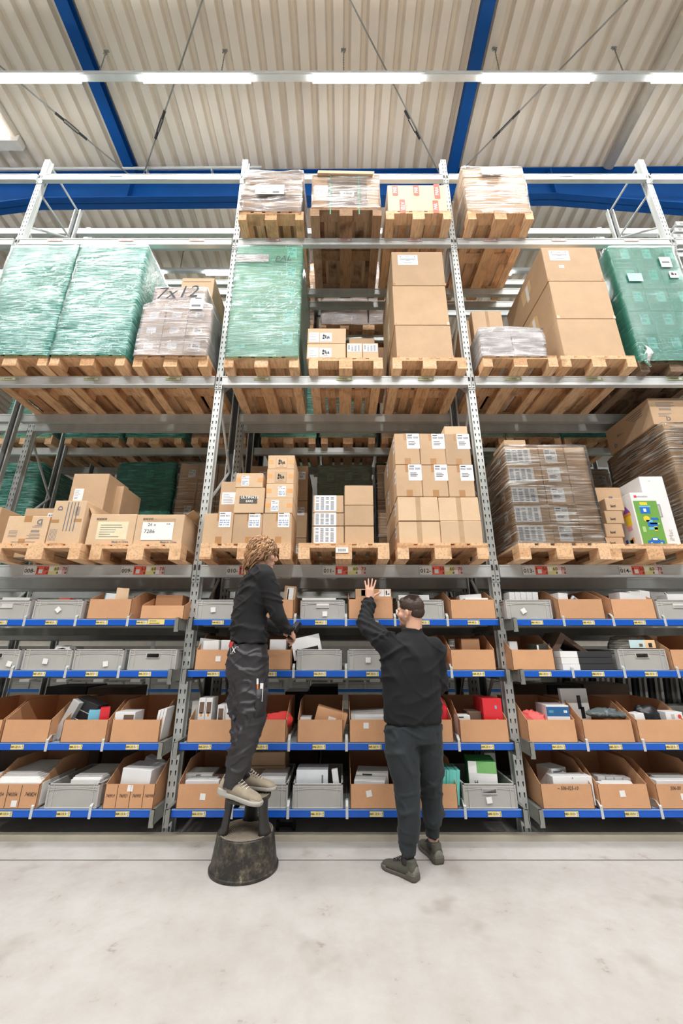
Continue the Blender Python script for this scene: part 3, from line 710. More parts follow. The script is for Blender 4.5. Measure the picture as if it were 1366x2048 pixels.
    # shoes
    shoe(pa, (-.815, 3.135, .442), (-.515, 3.03, .402), (.08, -.0, 1), [SUEDE, SOLE_L, LACE_L, SUEDE], 'a', 1, 1.0)
    shoe(pa, (-.735, 3.285, .432), (-.455, 3.235, .430), (0, 0, 1), [SUEDE, SOLE_L, LACE_L, SUEDE], 'b', -1, 1.0)
    # hair: cap plus wavy locks
    hc = M(); P = lambda x, y, z: hd+Rh@Vector((x, y, z))
    hc.ball(P(0, -.022, .045), (.088, .102, .088), Rh); hc.ball(P(0, -.05, -.01), (.084, .07, .085), Rh)
    for k in (-1, 1): hc.ball(P(k*.05, -.02, .0), (.042, .062, .07), Rh)
    cap = blob('hair', hc, HAIR_A, .006, 2, folds(.007, (14, 14, 22), .4, 1.0)); cap.parent = pa
    locks = [M(), M()]; rnd = random.Random(3)
    for i in range(560):
        a = rnd.uniform(0, 2*PI); e = rnd.uniform(-.45, 1.0)
        d = Vector((math.cos(a)*math.cos(e*1.5), math.sin(a)*math.cos(e*1.5), math.sin(e*1.5)))
        if (d.y > .55 and d.z < .45) or (d.y > .1 and d.z < -.2): continue
        p = Vector((d.x*.088, d.y*.104-.022, d.z*.092+.038))
        down = Vector((d.x*.15, d.y*.15-.45, -1)); down = (down-d*down.dot(d)).normalized()
        side = d.cross(down); pts = []; ph = rnd.uniform(0, 6); L = rnd.uniform(.09, .16); amp = rnd.uniform(.005, .013)
        out = rnd.uniform(.004, .014)
        for j in range(9):
            t = j/8; q = p+down*L*t+d*(.004+out*math.sin(t*PI*.8))+side*amp*math.sin(ph+t*7)
            qq = Vector((q.x, q.y+.022, q.z-.038)); mn = 1.06+out*12*math.sin(t*PI*.8)+.05*math.sin(ph*2+t*9)
            r = math.sqrt((qq.x/.088)**2+(qq.y/.104)**2+(min(qq.z, 0)*.30/.092)**2+(max(qq.z, 0)/.092)**2)
            qq *= mn/r
            pts.append(P(qq.x, qq.y-.022, qq.z+.038))
        k = rnd.uniform(.8, 1.5)
        locks[i % 2].tube(pts, [.004*k, .0055*k, .0058*k, .0055*k, .005*k, .0045*k, .0035*k, .0025*k, .0008], 6)
    obj('hair_locks', locks[1], mat('lighter_brown_hair', (.46, .26, .13), .4, 0, .2, 30), cap, smooth=True); lk = locks[0]  # every other lock in a lighter hair tone
    obj('hair_locks', lk, HAIR_A, cap, smooth=True)
build_person_a()
for ch in pa.children: ch.location = Vector(ch.location)-pa.location
# --- hand scanner held by that person
sc = M(); sc.box(-.018, .018, -.02, .07, -.012, .012); sc.box(-.026, .026, .05, .13, -.014, .016, 0); sc.box(-.021, .021, .055, .125, .0161, .017, 1)
o = obj('handheld_scanner', sc, [BLACK, mat('scanner_screen', (.05, .06, .08), .1)], None, (-.400, 3.275, 1.452), (.95, .1, -.65)); tag(o, 'black handheld scanner in the hand of the person on the stool', 'scanner')

# --- person reaching into the bin
pb = thing('person', 'person with short dark hair in black sweatshirt and joggers reaching up to a carton', 'person', (.50, 3.2, 0))
def build_person_b():
    yaw = .10
    hd = Vector((.535, 3.17, 1.625)); Rh = mrot(.95, .10, -.16)
    nk = Vector((.545, 3.165, 1.47))
    sh_l = Vector((.330, 3.14, 1.405)); el_l = Vector((.185, 3.33, 1.555)); wr_l = Vector((.236, 3.49, 1.755))
    sh_r = Vector((.690, 3.16, 1.375)); el_r = Vector((.722, 3.20, 1.11)); wr_r = Vector((.725, 3.42, 1.02))
    pel = Vector((.515, 3.19, .92))
    m = M(); head_parts(m, hd, Rh, 1.0)
    m.caps(nk-Vector((0, 0, .04)), hd+Rh@Vector((0, -.03, -.03)), .064, .060)
    m.loft([ringy(pel, .13, .09, yaw), ringy((.52, 3.18, 1.15), .13, .09, yaw), ringy((.525, 3.175, 1.36), .15, .08, yaw), ringy(nk, .06, .055, yaw)], 20)
    m.caps((.52, 3.17, 1.38), sh_l, .06, .05); m.caps(sh_l, el_l, .045, .038); m.caps(el_l, wr_l, .036, .027)
    m.caps((.52, 3.17, 1.38), sh_r, .06, .05); m.caps(sh_r, el_r, .045, .038); m.caps(el_r, wr_r, .036, .027)
    Rl = dirR((.10, .08, 1), (0, -1, .1)); hand_parts(m, wr_l, Rl, 1, (.12, .10, .08), .15, 1.0, (1.0, .25))
    Rr = dirR((0, .8, -.5), (.8, 0, .5)); hand_parts(m, wr_r, Rr, -1, (.7, .9, .6), .03, 1.0)
    for h, k_, a in (((.44, 3.18, .88), (.452, 3.13, .46), (.425, 3.115, .11)), ((.60, 3.21, .88), (.635, 3.27, .46), (.632, 3.33, .11))):
        m.caps(h, k_, .07, .048); m.caps(k_, a, .048, .034)
    blob('body', m, SKIN, .0042, 3).parent = pb
    s = M()
    s.loft([ringy((.512, 3.165, .865), .205, .135, yaw), ringy((.512, 3.165, .93), .210, .140, yaw), ringy((.508, 3.165, 1.05), .212, .142, yaw), ringy((.512, 3.165, 1.2), .225, .148, yaw),
            ringy((.520, 3.165, 1.31), .222, .142, yaw), ringy((.523, 3.165, 1.38), .205, .122, yaw), ringy((.53, 3.165, 1.44), .150, .098, yaw), ringy((.54, 3.165, 1.475), .080, .075, yaw), ringy((.545, 3.165, 1.505), .074, .070, yaw)], 28)
    s.caps((.42, 3.15, 1.30), sh_l, .11, .092); s.caps(sh_l, el_l, .088, .066); s.caps(el_l, el_l*.15+wr_l*.85, .066, .050); s.caps(el_l*.3+wr_l*.7, wr_l, .044, .037)
    s.caps((.63, 3.16, 1.30), sh_r+Vector((-.01, 0, -.02)), .10, .082); s.caps(sh_r, el_r, .080, .066); s.caps(el_r, wr_r, .060, .040)
    def fd(p, a=folds(.018, (2.6, 2.6, 6), .75, 5.7)):
        d = a(p)
        q = p-el_l
        if p.x < .34 and p.z > 1.42:
            ax = (wr_l-el_l).normalized(); d += .006*math.sin(q.dot(ax)*95+6*q.x*14)
        return d
    o = blob('sweatshirt', s, SWEAT2, .008, 4, fd); o.parent = pb
    t = M()
    t.loft([ringy((.512, 3.175, .93), .178, .125, yaw), ringy((.512, 3.18, .84), .195, .135, yaw), ringy((.515, 3.18, .74), .185, .130, yaw)], 28)
    t.tube([(.425, 3.165, .84), (.418, 3.15, .68), (.440, 3.135, .50), (.446, 3.125, .40), (.44, 3.12, .28), (.43, 3.12, .19)], [.122, .120, .092, .080, .076, .070], 22)
    t.tube([(.428, 3.117, .20), (.423, 3.117, .12)], [.055, .048], 22)
    t.tube([(.605, 3.20, .84), (.608, 3.225, .68), (.628, 3.26, .50), (.634, 3.28, .40), (.636, 3.305, .28), (.634, 3.32, .21)], [.118, .112, .086, .076, .072, .066], 22)
    t.tube([(.634, 3.32, .22), (.632, 3.33, .13)], [.052, .046], 22)
    o = blob('trousers', t, JOG, .008, 4, folds(.014, (3.5, 3.5, 7), .6, 2.2)); o.parent = pb
    for p in ((.423, 3.117, .07), (.632, 3.33, .07)):
        k = M(); k.tube([p, (p[0], p[1], p[2]+.04)], [.044, .040], 16); obj('sock', k, BLACKM, pb, smooth=True)
    shoe(pb, (.470, 3.060, 0), (.270, 3.245, 0), (0, 0, 1), [OLIVE, SOLE_D, BLACKM, mat('grey_green_overlay', (.17, .17, .14), .7)], 'c', 1)
    shoe(pb, (.655, 3.262, 0), (.585, 3.540, 0), (0, 0, 1), [OLIVE, SOLE_D, BLACKM, mat('grey_green_overlay', (.17, .17, .14), .7)], 'd', -1)
    hc = M(); P = lambda x, y, z: hd+Rh@Vector((x, y, z))
    hc.ball(P(0, -.014, .050), (.0795, .097, .082), Rh); hc.ball(P(0, -.052, .012), (.070, .060, .060), Rh); hc.ball(P(0, .045, .085), (.055, .042, .032), Rh)
    cap = blob('hair', hc, HAIR_B, .004, 2, folds(.002, (60, 20, 60), .2, 1.0)); cap.parent = pb
    ck = M(); rnd = random.Random(5)
    for i in range(420):
        x = rnd.uniform(-.06, .06); y = rnd.uniform(-.06, .085); z = .05+.083*math.sqrt(max(0, 1-(x/.0795)**2-((y+.014)/.1)**2))
        if z < .075: continue
        ck.tube([P(x, y, z-.002), P(x*.9, y-.008, z+.006), P(x*.8, y-.022, z+.004)], [.0018, .0016, .0006], 4)
    obj('hair_tufts', ck, HAIR_B, cap)
build_person_b()
for ch in pb.children: ch.location = Vector(ch.location)-pb.location
build_shell(); build_lamps(); build_frames(); build_beams()
# ------------------------------------------------------------ cartons and loads
def bevbox(x, y, z, b=.004, jit=.0, rnd=None):
    bm = bmesh.new(); bmesh.ops.create_cube(bm, size=1.0)
    for v in bm.verts:
        v.co = Vector((v.co.x*x, (v.co.y+.5)*y, (v.co.z+.5)*z))
        if jit: v.co += Vector((rnd.uniform(-jit, jit), 0, rnd.uniform(-jit, 0) if v.co.z > z/2 else 0))
    bmesh.ops.bevel(bm, geom=bm.edges[:], offset=b, segments=1, affect='EDGES')
    me = bpy.data.meshes.new('carton'); bm.to_mesh(me); bm.free(); return me
RND = random.Random(11)
def label_plate(par, style, x, z, w, h, y=-.0012, name=None, face='front', W=0, D=0, rot=0):
    # paper label glued on the front (or left side) of a carton; x, z = lower left corner of the label on that face
    m = M(); m.box(0, w, -.0008, 0, 0, h, 0); rn = random.Random(int(w*1e4+h*1e3+x*77))
    q = lambda a, b, c, d, mi=1: m.box(a*w, b*w, -.0014, -.0008, c*h, d*h, mi)
    if style == 'ship':
        q(.08, .45, .86, .92); 
        for (a, b) in ((.06, .44), (.52, .92)):
            n = 9
            for k in range(n): q(a+(b-a)*k/n, a+(b-a)*(k+.6)/n, .66, .80, 2)
        for k, c in enumerate((.46, .36, .27)): q(.12, .60+.1*(k % 2), c-.02, c+.02)
    elif style == 'multi':
        q(.06, .5, .88, .93)
        for r_, c in enumerate((.70, .40, .26, .12)):
            n = 14
            for k in range(n):
                if rn.random() < .8: q(.08+.84*k/n, .08+.84*(k+.65)/n, c, c+.09, 2 if r_ == 0 else 3)
    elif style == 'table':
        for c in range(4):
            for r_ in range(13):
                if rn.random() < .92: q(.05+c*.23, .05+c*.23+.15, .08+r_*.065, .08+r_*.065+.035, 3 if r_ < 2 else 2)
    elif style == 'bar':
        n = 16
        for k in range(n):
            if rn.random() < .85: q(.12+.76*k/n, .12+.76*(k+.55)/n, .30, .68, 1)
        q(.35, .65, .82, .86); q(.3, .7, .14, .18)
    elif style == 'lines':
        for r_ in range(6): q(.10, .45+.4*rn.random(), .14+r_*.13, .17+r_*.13, 2)
    elif style == 'pict':
        q(.22, .40, .55, .78); q(.28, .34, .70, .86); q(.42, .52, .35, .75); q(.20, .38, .28, .50); q(.56, .64, .28, .6); q(.66, .82, .35, .48); q(.68, .78, .48, .62); q(.3, .7, .10, .14, 2)
    elif style == 'notice':
        q(.12, .16, .75, .9, 4); q(.82, .86, .75, .9, 4); q(.38, .62, .80, .83, 2)
        for c, a in ((.6, .1), (.5, .12), (.44, .4), (.2, .3)): q(a, 1-a, c, c+.035, 2)
    mats = [WHITE if style != 'pict' else WBOX, INK, INKG, INKB, RED]
    o = obj(name or 'shipping_label', m, mats, par)
    if face == 'front': o.location = (x, -.0006, z); o.rotation_euler = (0, rot, 0)
    else: o.location = (-W/2-.0006, D-x, z); o.rotation_euler = (0, 0, -PI/2)
    return o
def strip(par, x, z, w, h, m, name='packing_tape', D=None, side=None, W=0):
    k = M()
    if side is None: k.box(x, x+w, -.0009, .0004, z, z+h)
    o = obj(name, k, m, par); return o
def carton(X0, X1, Y, D, Z0, Z1, label, m=None, group=None, jit=.003, cat='carton', name='cardboard_carton', feats=(), rz=0, b=.004, tiltx=0):
    W, H = X1-X0, Z1-Z0
    me = bevbox(W, D, H, min(b, W/6, H/6), jit, RND); me.materials.append(m or CARD)
    o = link(name, me, None, ((X0+X1)/2, Y, Z0), (tiltx, 0, rz)); tag(o, label, cat, group)
    for f in feats:
        k = f[0]
        if k == 'vtape': strip(o, (f[1]-.5)*W-f[2]/2, 0.003, f[2], H-.006, f[3])       # full height strip
        elif k == 'tabs':                                                              # tape ends at top and bottom
            strip(o, (f[1]-.5)*W-.028, H-.075, .056, .073, f[2] if len(f) > 2 else TAPE); strip(o, (f[1]-.5)*W-.028, .002, .056, .065, f[2] if len(f) > 2 else TAPE)
        elif k == 'htabs':
            strip(o, -W/2+.002, H*.38, .05, H*.28, f[1]); strip(o, W/2-.052, H*.38, .05, H*.28, f[1])
        elif k == 'lab': label_plate(o, f[1], (f[2]-.5)*W, f[3]*H, f[4], f[5], rot=f[6] if len(f) > 6 else 0)
        elif k == 'slab': label_plate(o, f[1], f[2]*D, f[3]*H, f[4], f[5], face='side', W=W, D=D)
        elif k == 'patch': strip(o, (f[1]-.5)*W, f[2]*H, f[3], f[4], f[5], f[6] if len(f) > 6 else 'patch')
        elif k == 'text': text(f[1], f[2], (f[3]-.5)*W, -.003, f[4]*H, f[5] if len(f) > 5 else INKG, o, *(f[6:] if len(f) > 6 else ()))
        elif k == 'seam': strip(o, -W/2+.004, H*f[1], W-.008, .003, BROWNP, 'flap_seam')
    return o
ROWN = {1: ['only'], 2: ['bottom', 'top'], 3: ['bottom', 'middle', 'top'], 4: ['bottom', 'second', 'third', 'top'], 5: ['bottom', 'second', 'middle', 'fourth', 'top']}
COLN = {1: [''], 2: ['left', 'right'], 3: ['left', 'middle', 'right']}
def pxstack(x0, x1, yb, Y, zb, rows, D, where, what, m=None, feats=None, group=None, gap=.004, depthn=1):
    # x0..x1 in the row at height yb; rows: (top y, number of columns)
    X0, X1 = xof(x0, Y, zb), xof(x1, Y, zb); z = zb; n = len(rows)
    for r, (yt, k) in enumerate(rows):
        z1 = zof(yt, Y); w = (X1-X0)/k
        for c in range(k):
            for dd in range(depthn):
                col = COLN.get(k, ['%s' % s for s in ('left', 'second', 'third', 'right')])[c]
                rn = ROWN.get(n, [str(i) for i in range(n)])[r]
                lb = '%s, %s%s in the %s row%s of %s' % (what, col or 'single', ' one', rn, '' if depthn == 1 else (' at the front' if dd == 0 else ' at the back'), where)
                if n == 1: lb = '%s, %s one of %s' % (what, col or 'only', where)
                f = feats(r, c, k) if feats and dd == 0 else (feats(r, c, k) if feats and False else ())
                carton(X0+w*c+gap/2, X0+w*(c+1)-gap/2, Y+dd*D/depthn+RND.uniform(0, .012), D/depthn-.005, z, z1-.003, lb, m, group or ('cartons of '+where), feats=f or ())
        z = z1
    return X0, X1, z
def wrap(X0, X1, Y0, Y1, Z0, Z1, m, label, seed=0.0, jit=.009, prof=None, cat='stretch film', name='stretch_film', group=None, taper=0, nu=14, nv=40, topz=None):
    # film shell: four sides and a top; prof(t) gives the inset of the side at relative height t
    k = M(); cx, cy = (X0+X1)/2, (Y0+Y1)/2; hx, hy = (X1-X0)/2, (Y1-Y0)/2; per = []
    r = .03
    for s in range(4*nu):
        e, f = divmod(s, nu); f /= nu
        x, y = [(-1+2*f, -1), (1, -1+2*f), (1-2*f, 1), (-1, 1-2*f)][e]; per.append((x, y))
    n = len(per)
    for j in range(nv+1):
        t = j/nv; ins = prof(t) if prof else 0
        for (x, y) in per:
            px, py = x*(hx-ins), y*hy
            c_ = max(0, abs(x)+abs(y)-1.86)*.3; px *= 1-c_*.25; py *= 1-c_*.25
            q = Vector((px*3+seed, py*3, t*(Z1-Z0)*5))
            d = jit*.7*noise.noise(q)+jit*.45*noise.noise(Vector((q.x*1.7, q.y*1.7, q.z*5)))
            hgt = (Z1-Z0) if topz is None else (topz(px, py)-Z0)
            k.v.append((cx+px+d*(abs(x) == 1)*(1 if x > 0 else -1)*1.0, cy+py+d*(abs(y) == 1)*(1 if y > 0 else -1), Z0+hgt*t+jit*.5*noise.noise(q*1.3)))
    for j in range(nv):
        for s in range(n):
            a, b = j*n+s, j*n+(s+1) % n; k.f.append((a, b, b+n, a+n)); k.m.append(0)
    if topz is None: k.f.append(tuple(range(nv*n, nv*n+n))); k.m.append(0)
    else:
        base = len(k.v); G = 8
        for a in range(G+1):
            for b in range(G+1):
                px, py = (-1+2*a/G)*hx, (-1+2*b/G)*hy; k.v.append((cx+px, cy+py, topz(px, py)+.004*noise.noise(Vector((px*9, py*9, seed)))))
        for a in range(G):
            for b in range(G):
                i = base+a*(G+1)+b; k.f.append((i, i+G+1, i+G+2, i+1)); k.m.append(0)
    # make the verts local to the base centre
    k.v = [(x-cx, y-Y0, z-Z0) for x, y, z in k.v]
    o = obj(name, k, m, None, (cx, Y0, Z0), smooth=True); tag(o, label, cat, group); return o
def deck(l): return LV[l]+.144
def pl(l, x0, x1, yfr, label, dx=0, mm=None, wide=1.0):
    Z = LV[l]; xc = (xof(x0, yfr, Z+.1)+xof(x1, yfr, Z+.1))/2
    o = pallet(xc, yfr, Z+.001, label, 'pallets of the front rack')
    if wide != 1: o.scale = (wide, 1, 1)
    if mm: recolor(o, mm)
    return xc
# ---- level 1
pl(1, -24, 166, 3.43, 'pine pallet under the printed cartons at the left edge, above rack label 008')
pl(1, 177, 366, 3.45, 'pale pine pallet above rack label 009')
pl(1, 402, 580, 3.43, 'pale pine pallet behind the head of the person on the stool')
pl(1, 600, 775, 3.42, 'reddish pine pallet with a white barcode label above rack label 011')
bcl = M(); bcl.box(-.055, .055, -.001, 0, -.024, .024, 0)
for k in range(13): bcl.box(-.035+k*.0055, -.0325+k*.0055, -.0016, -.001, -.012, .012, 1)
o = obj('barcode_label', bcl, [WHITE, INK], None, (xof(684, 3.415, 2.18), 3.415, 2.178)); tag(o, 'white barcode label on the middle block of the pallet above rack label 011', 'label')
pl(1, 797, 974, 3.42, 'pine pallet under the tall carton stack, above rack label 012')
pl(1, 1040, 1217, 3.43, 'wrapped pallet above rack label 013')
pl(1, 1220, 1398, 3.45, 'pine pallet at the right edge above rack label 014')
def dprint(o, W, H, flip=False, side=False):
    # printed carton artwork: text lines, barcode, D mark
    m = M(); q = lambda a, b, c, d: m.box((a-.5)*W, (b-.5)*W, -.0012, 0, c*H, d*H)
    for k in range(4): q(.12, .45-.06*(k % 2), .80-k*.05, .815-k*.05)
    for k in range(12): q(.16+k*.018, .17+k*.018, .52, .60)
    for k in range(3): q(.12, .36-.05*k, .40-k*.05, .415-k*.05)
    q(.2, .8, .92, .935)
    for k in range(5): q(.70, .92, .74-k*.05, .75-k*.05)
    r = obj('carton_print', m, INKG, o); d = text('D', .07, -.22*W, -.002, .20*H, INKG, o, .03)
    if flip: r.rotation_euler = (0, PI, 0); r.location = (0, 0, H); d.rotation_euler = (PI/2, PI, 0); d.location = (.30*W, -.002, .78*H)
    return r
Z = deck(1); Y = 3.46
c = carton(xof(2, Y, Z), xof(87, Y, Z), Y, .55, Z, zof(1032, Y), 'carton with upside down black print at the left edge above label 008', CARD_L, feats=(('patch', .38, .0, .06, .05, TAPE, 'packing_tape'), ('patch', .40, .78, .07, .06, TAPE, 'packing_tape'))); dprint(c, .36, .27, True)
c = carton(xof(90, Y, Z), xof(155, Y, Z), Y, .5, Z, zof(1001, Y), 'tall carton with sideways black print beside the open cartons', CARD_L, feats=(('patch', 0.02, .48, .07, .03, TAPE, 'packing_tape'), ('patch', .72, .5, .07, .03, TAPE, 'packing_tape')))
m_ = M()
for k in range(4): m_.box(-.02+k*.03, -.012+k*.03, -.0012, 0, .12, .40)
for k in range(10): m_.box(.06, .10, -.0012, 0, .27+k*.009, .273+k*.009)
for k in range(6): m_.box(-.13+k*.012, -.127+k*.012, -.0012, 0, .03, .14)
obj('carton_print', m_, INKG, c); text('D', .06, -.08, -.002, .34, INKG, c, .03, (PI/2, -PI/2, 0))
Y2 = 4.02
carton(xof(112, Y2, 2.3), xof(187, Y2, 2.3), Y2, .42, Z, zof(947, Y2), 'tall plain carton with two white labels standing at the back of the pallet above label 008', feats=(('lab', 'lines', .12, .66, .10, .14), ('lab', 'bar', .66, .42, .08, .05)))
carton(xof(190, 4.2, 2.3), xof(222, 4.2, 2.3), 4.2, .4, Z, zof(972, 4.2), 'smaller carton tucked behind the tall plain carton above label 008')
carton(xof(28, Y2, 2.3), xof(96, Y2, 2.3), Y2, .4, Z, zof(1016, Y2), 'low carton with a barcode label behind the upside down printed carton', feats=(('lab', 'bar', .72, .80, .09, .05),))
carton(xof(-50, Y2, 2.3), xof(22, Y2, 2.3), Y2-.25, .5, Z, zof(1014, Y2-.25), 'plain carton cut by the left edge, behind the printed cartons')
# two open cartons
Y = 3.49
def open_flaps(o, W, H, D, m, lens=(.16, .16, .14, .14), lean=(.35, .35, .2, .5)):
    for k, (L, a) in enumerate(zip(lens, lean)):
        f = M(); t = .004; s, c_ = math.sin(a)*L, math.cos(a)*L
        if k == 0: f.prism([(D, H), (D+s, H+c_), (D+s+t, H+c_), (D+t, H)], 0, -W/2, W/2)
        elif k == 1: f.prism([(-W/2, H), (-W/2-s, H+c_), (-W/2-s-t, H+c_), (-W/2-t, H)], 1, .02, D)
        elif k == 2: f.prism([(W/2, H), (W/2+s, H+c_), (W/2+s+t, H+c_), (W/2+t, H)], 1, .02, D)
        if k < 3 and L > 0: obj('flap', f, m, o)
def pictos(o, x, z):
    m = M()
    for k in range(4):
        for a, b, c, d in ((0, .020, 0, .002), (0, .020, .018, .020), (0, .002, 0, .02), (.018, .020, 0, .02), (.006, .014, .005, .014)):
            m.box(x+k*.024+a, x+k*.024+b, -.0012, 0, z+c, z+d)
    obj('handling_marks', m, INK, o)
c = carton(xof(169, Y, Z), xof(264, Y, Z), Y, .62, Z, zof(1028, Y), 'open carton with a pale typed sheet and raised flaps above label 009', CARD_L)
pictos(c, -.15, .235); label_plate(c, 'lines', -.13, .05, .28, .17).data.materials[0] = mat('cream_paper', (.78, .70, .48), .7)
text('Made in China', .026, .10, -.002, .028, INKG, c, .02); open_flaps(c, xof(264, Y, Z)-xof(169, Y, Z), zof(1028, Y)-Z, .60, CARD, (.17, .13, 0, 0), (.3, .5, 0, 0))
c = carton(xof(265, Y, Z), xof(362, Y, Z), Y, .62, Z, zof(1029, Y), 'open carton with the white sheet reading 26 x 7286', CARD_L, feats=(('slab', 'bar', .3, .3, .05, .09),))
pictos(c, -.16, .235)
s_ = M(); s_.box(-.155, .13, -.004, -.003, .045, .215); o = obj('packing_sheet', s_, PAPER, c, label='white sheet with handwritten numbers'); text('26 x', .042, -.07, -.005, .19, INK, o); text('7286', .05, -.085, -.005, .125, INK, o); text('CA', .026, .08, -.005, .195, INK, o)
text('Made in China', .026, .10, -.002, .025, INKG, c, .02); strip(c, -.12, .215, .26, .035, TAPE_C)
open_flaps(c, xof(362, Y, Z)-xof(265, Y, Z), zof(1029, Y)-Z, .60, CARD, (.10, 0, .08, 0), (.6, 0, .9, 0))
# level 1, middle bay
wh = 'the stack above rack label 010'
def f010(r, c, k): return (('tabs', .56), ('lab', 'multi', .52, .54, .105, .145))
Y = 3.45
X0, X1, zt = pxstack(402, 582, 1094, Y, Z, [(1026, 3)], .40, wh, 'tall carton with a white multi-barcode label', feats=f010, group='labelled cartons above label 010')
Zt = zt
X = lambda x: xof(x, Y, Zt)
carton(X(467), X(527), Y, .35, Zt, zof(975, Y), 'carton printed with a dark panel reading ULTIMATE EARS', CARD_L, feats=(('patch', .16, .36, .165, .075, mat('dark_print_panel', (.09, .075, .055), .6), 'print_panel'), ('text', 'ULTIMATE', .036, .5, .60, WHITE, .02), ('text', 'EARS', .030, .5, .45, WHITE, .02)))
carton(xof(471, Y, 2.85), xof(526, Y, 2.85), Y, .35, zof(975, Y), zof(946, Y), 'small carton with orange tape and white label on top of the dark panel carton', CARD_L, feats=(('htabs', TAPE_O), ('lab', 'multi', .22, .12, .07, .10)))
z = Zt
for i, (yt, st) in enumerate(((996, 'lab'), (967, 'lab'), (937, 'pic'), (909, 'pic'))):
    z1 = zof(yt, Y); f = [('htabs', TAPE_O)]
    f += [('lab', 'multi', [.22, .45][i % 2], .12, .07, .105)] if st == 'lab' else [('patch', .30, .10, .11, .105, mat('red_outline', (.5, .2, .12), .6), 'print_frame'), ('lab', 'pict', .31, .13, .104, .099)]
    cc = carton(xof(529, Y, Zt), xof(584, Y, Zt), Y+.004*i, .40, z, z1-.002, 'orange-taped carton, %s of the column of four above label 010' % ['lowest', 'second from below', 'third from below', 'topmost'][i], CARD_L, group='orange-taped cartons above label 010', feats=f)
    z = z1
for ch in [o for o in bpy.data.objects if o.name.startswith('shipping_label') and o.data.materials[0] == WBOX]: ch.data.materials[0] = CARD_L
carton(xof(436, 3.75, 2.6), xof(470, 3.75, 2.6), 3.75, .4, deck(1), zof(963, 3.75), 'carton with a red scrawl on its white label, behind the dark panel carton', CARD, feats=(('lab', 'lines', .12, .66, .14, .13), ('patch', .48, .69, .014, .09, RED, 'red_mark')))
wh = 'the carton stack above rack label 011'
Y = 3.47
X0, X1, z = pxstack(624, 688, 1092, Y, Z, [(1051, 1), (1025, 1), (990, 1)], .5, 'the left 011 column', 'carton with a large white table label', feats=lambda r, c, k: (('lab', 'table', .05, .08 if r != 1 else .02, .20, .155 if r != 1 else .125),))
pxstack(689, 749, 1093, Y-.01, Z, [(1051, 1), (1010, 1), (970, 1)], .45, 'the right column above rack label 011', 'plain unlabelled carton')
wh = 'the tall 012 stack'; Y = 3.45
def f012(r, c, k):
    return (('vtape', .5, .045, TAPE_C),)+((('slab', 'ship', .75, .45, .09, .13),) if c == 0 else ())
X0, X1, z = pxstack(799, 968, 1093, Y, Z, [(1041, 2), (993, 2)], .95, wh, 'wide carton with clear tape down its front', CARD_L, f012, depthn=1)
def f012b(r, c, k): return (('tabs', .5), ('lab', 'ship', .50, .50, .125, .165))+((('slab', 'ship', .78, .45, .09, .14),) if c == 0 else ())
zc = z; xa, xb = X0-.005, X1-.02
for r, yt in enumerate((929, 866)):
    z1 = zof(yt, Y); w = (xb-xa)/3
    for c in range(3):
        for dd in range(2):
            carton(xa+w*c+.003, xa+w*(c+1)-.003, Y+dd*.48+.004*c, .47, zc, z1-.003, 'carton with a two-barcode label, %s in the %s row %s of the tall 012 stack' % (COLN[3][c], ['lower', 'upper'][r], ['front', 'back'][dd]), CARD, 'labelled cartons of the tall stack above rack label 012', feats=f012b(r, c, 3) if dd == 0 else ((('slab', 'ship', .6, .45, .09, .14),) if c == 0 else ()))
    zc = z1
carton(xb-w+.02, xb, Y+.03, .42, zc, zof(849, Y), 'low loose carton lying on top of the tall stack above rack label 012', CARD_L)
# level 1, right bay: wrapped load
wh = 'the wrapped 013 load'; Y = 3.46
X0, X1 = xof(1037, Y, Z), xof(1212, Y, Z); z = Z; wcol = [.42, .32, .26]
for r, yt in enumerate((1048, 1009, 968, 929, 893)):
    z1 = zof(yt, Y); x = X0+.0
    for c in range(3):
        w = (X1-X0)*wcol[c]
        f = ((('lab', 'table', .02, .12, .24, .15), ('slab', 'ship', .80, .35, .08, .11), ('slab', 'ship', .3, .35, .08, .11)), (('lab', 'ship', .2, .14, .12, .14),), ())[c]
        carton(x+.002, x+w-.002, Y+.003*r, 1.08, z, z1-.003, 'carton under clear film, %s, %s row of %s' % (['left, table label', 'middle, barcode label', 'right, unlabelled'][c], ROWN[5][r], wh), CARD, 'cartons of '+wh, feats=f)
        x += w
    z = z1
carton(X0+.03, X0+.24, Y+.05, .3, z, z+.10, 'short carton end poking up on top of the wrapped load above label 013', CARD)
wrap(X0-.012, X1+.012, Y-.012, Y+1.11, Z-.05, z+.012, FC, 'clear stretch film around the load above rack label 013', 4.2)
# stacked small parcels, picture box, tall white box
Y = 3.60; z = Z
for i in range(4):
    z1 = zof([1074, 1047, 1021, 996][i], Y)
    c = carton(xof(1214, Y, z), xof(1250, Y, z), Y, .5, z, z1-.002, 'flat brown carton printed logi, %s of the column left of the picture box' % ['lowest', 'second', 'third', 'topmost'][i], CARD, 'brown cartons left of the picture box')
    text('logi', .034, -.02, -.004, .045, INK, c, .03); z = z1
carton(xof(1196, 3.95, Z), xof(1258, 3.95, Z), 3.85, .5, Z, zof(975, 3.85), 'brown carton with a round black mark behind the picture box', CARD, feats=(('patch', .55, .80, .04, .04, INKG, 'round_mark'),))
carton(xof(1186, 4.1, Z), xof(1212, 4.1, Z), 4.1, .4, Z, zof(962, 4.1), 'small carton standing behind the column of flat brown cartons', CARD)
Y = 3.55; W = .235; H = zof(985, Y)-Z
pb_ = carton(xof(1286, Y, Z)-0, xof(1286, Y, Z)+W, Y, .36, Z, Z+H, 'white toy box with a picture of coloured building blocks and a blue car', WBOX, cat='box', name='toy_box')
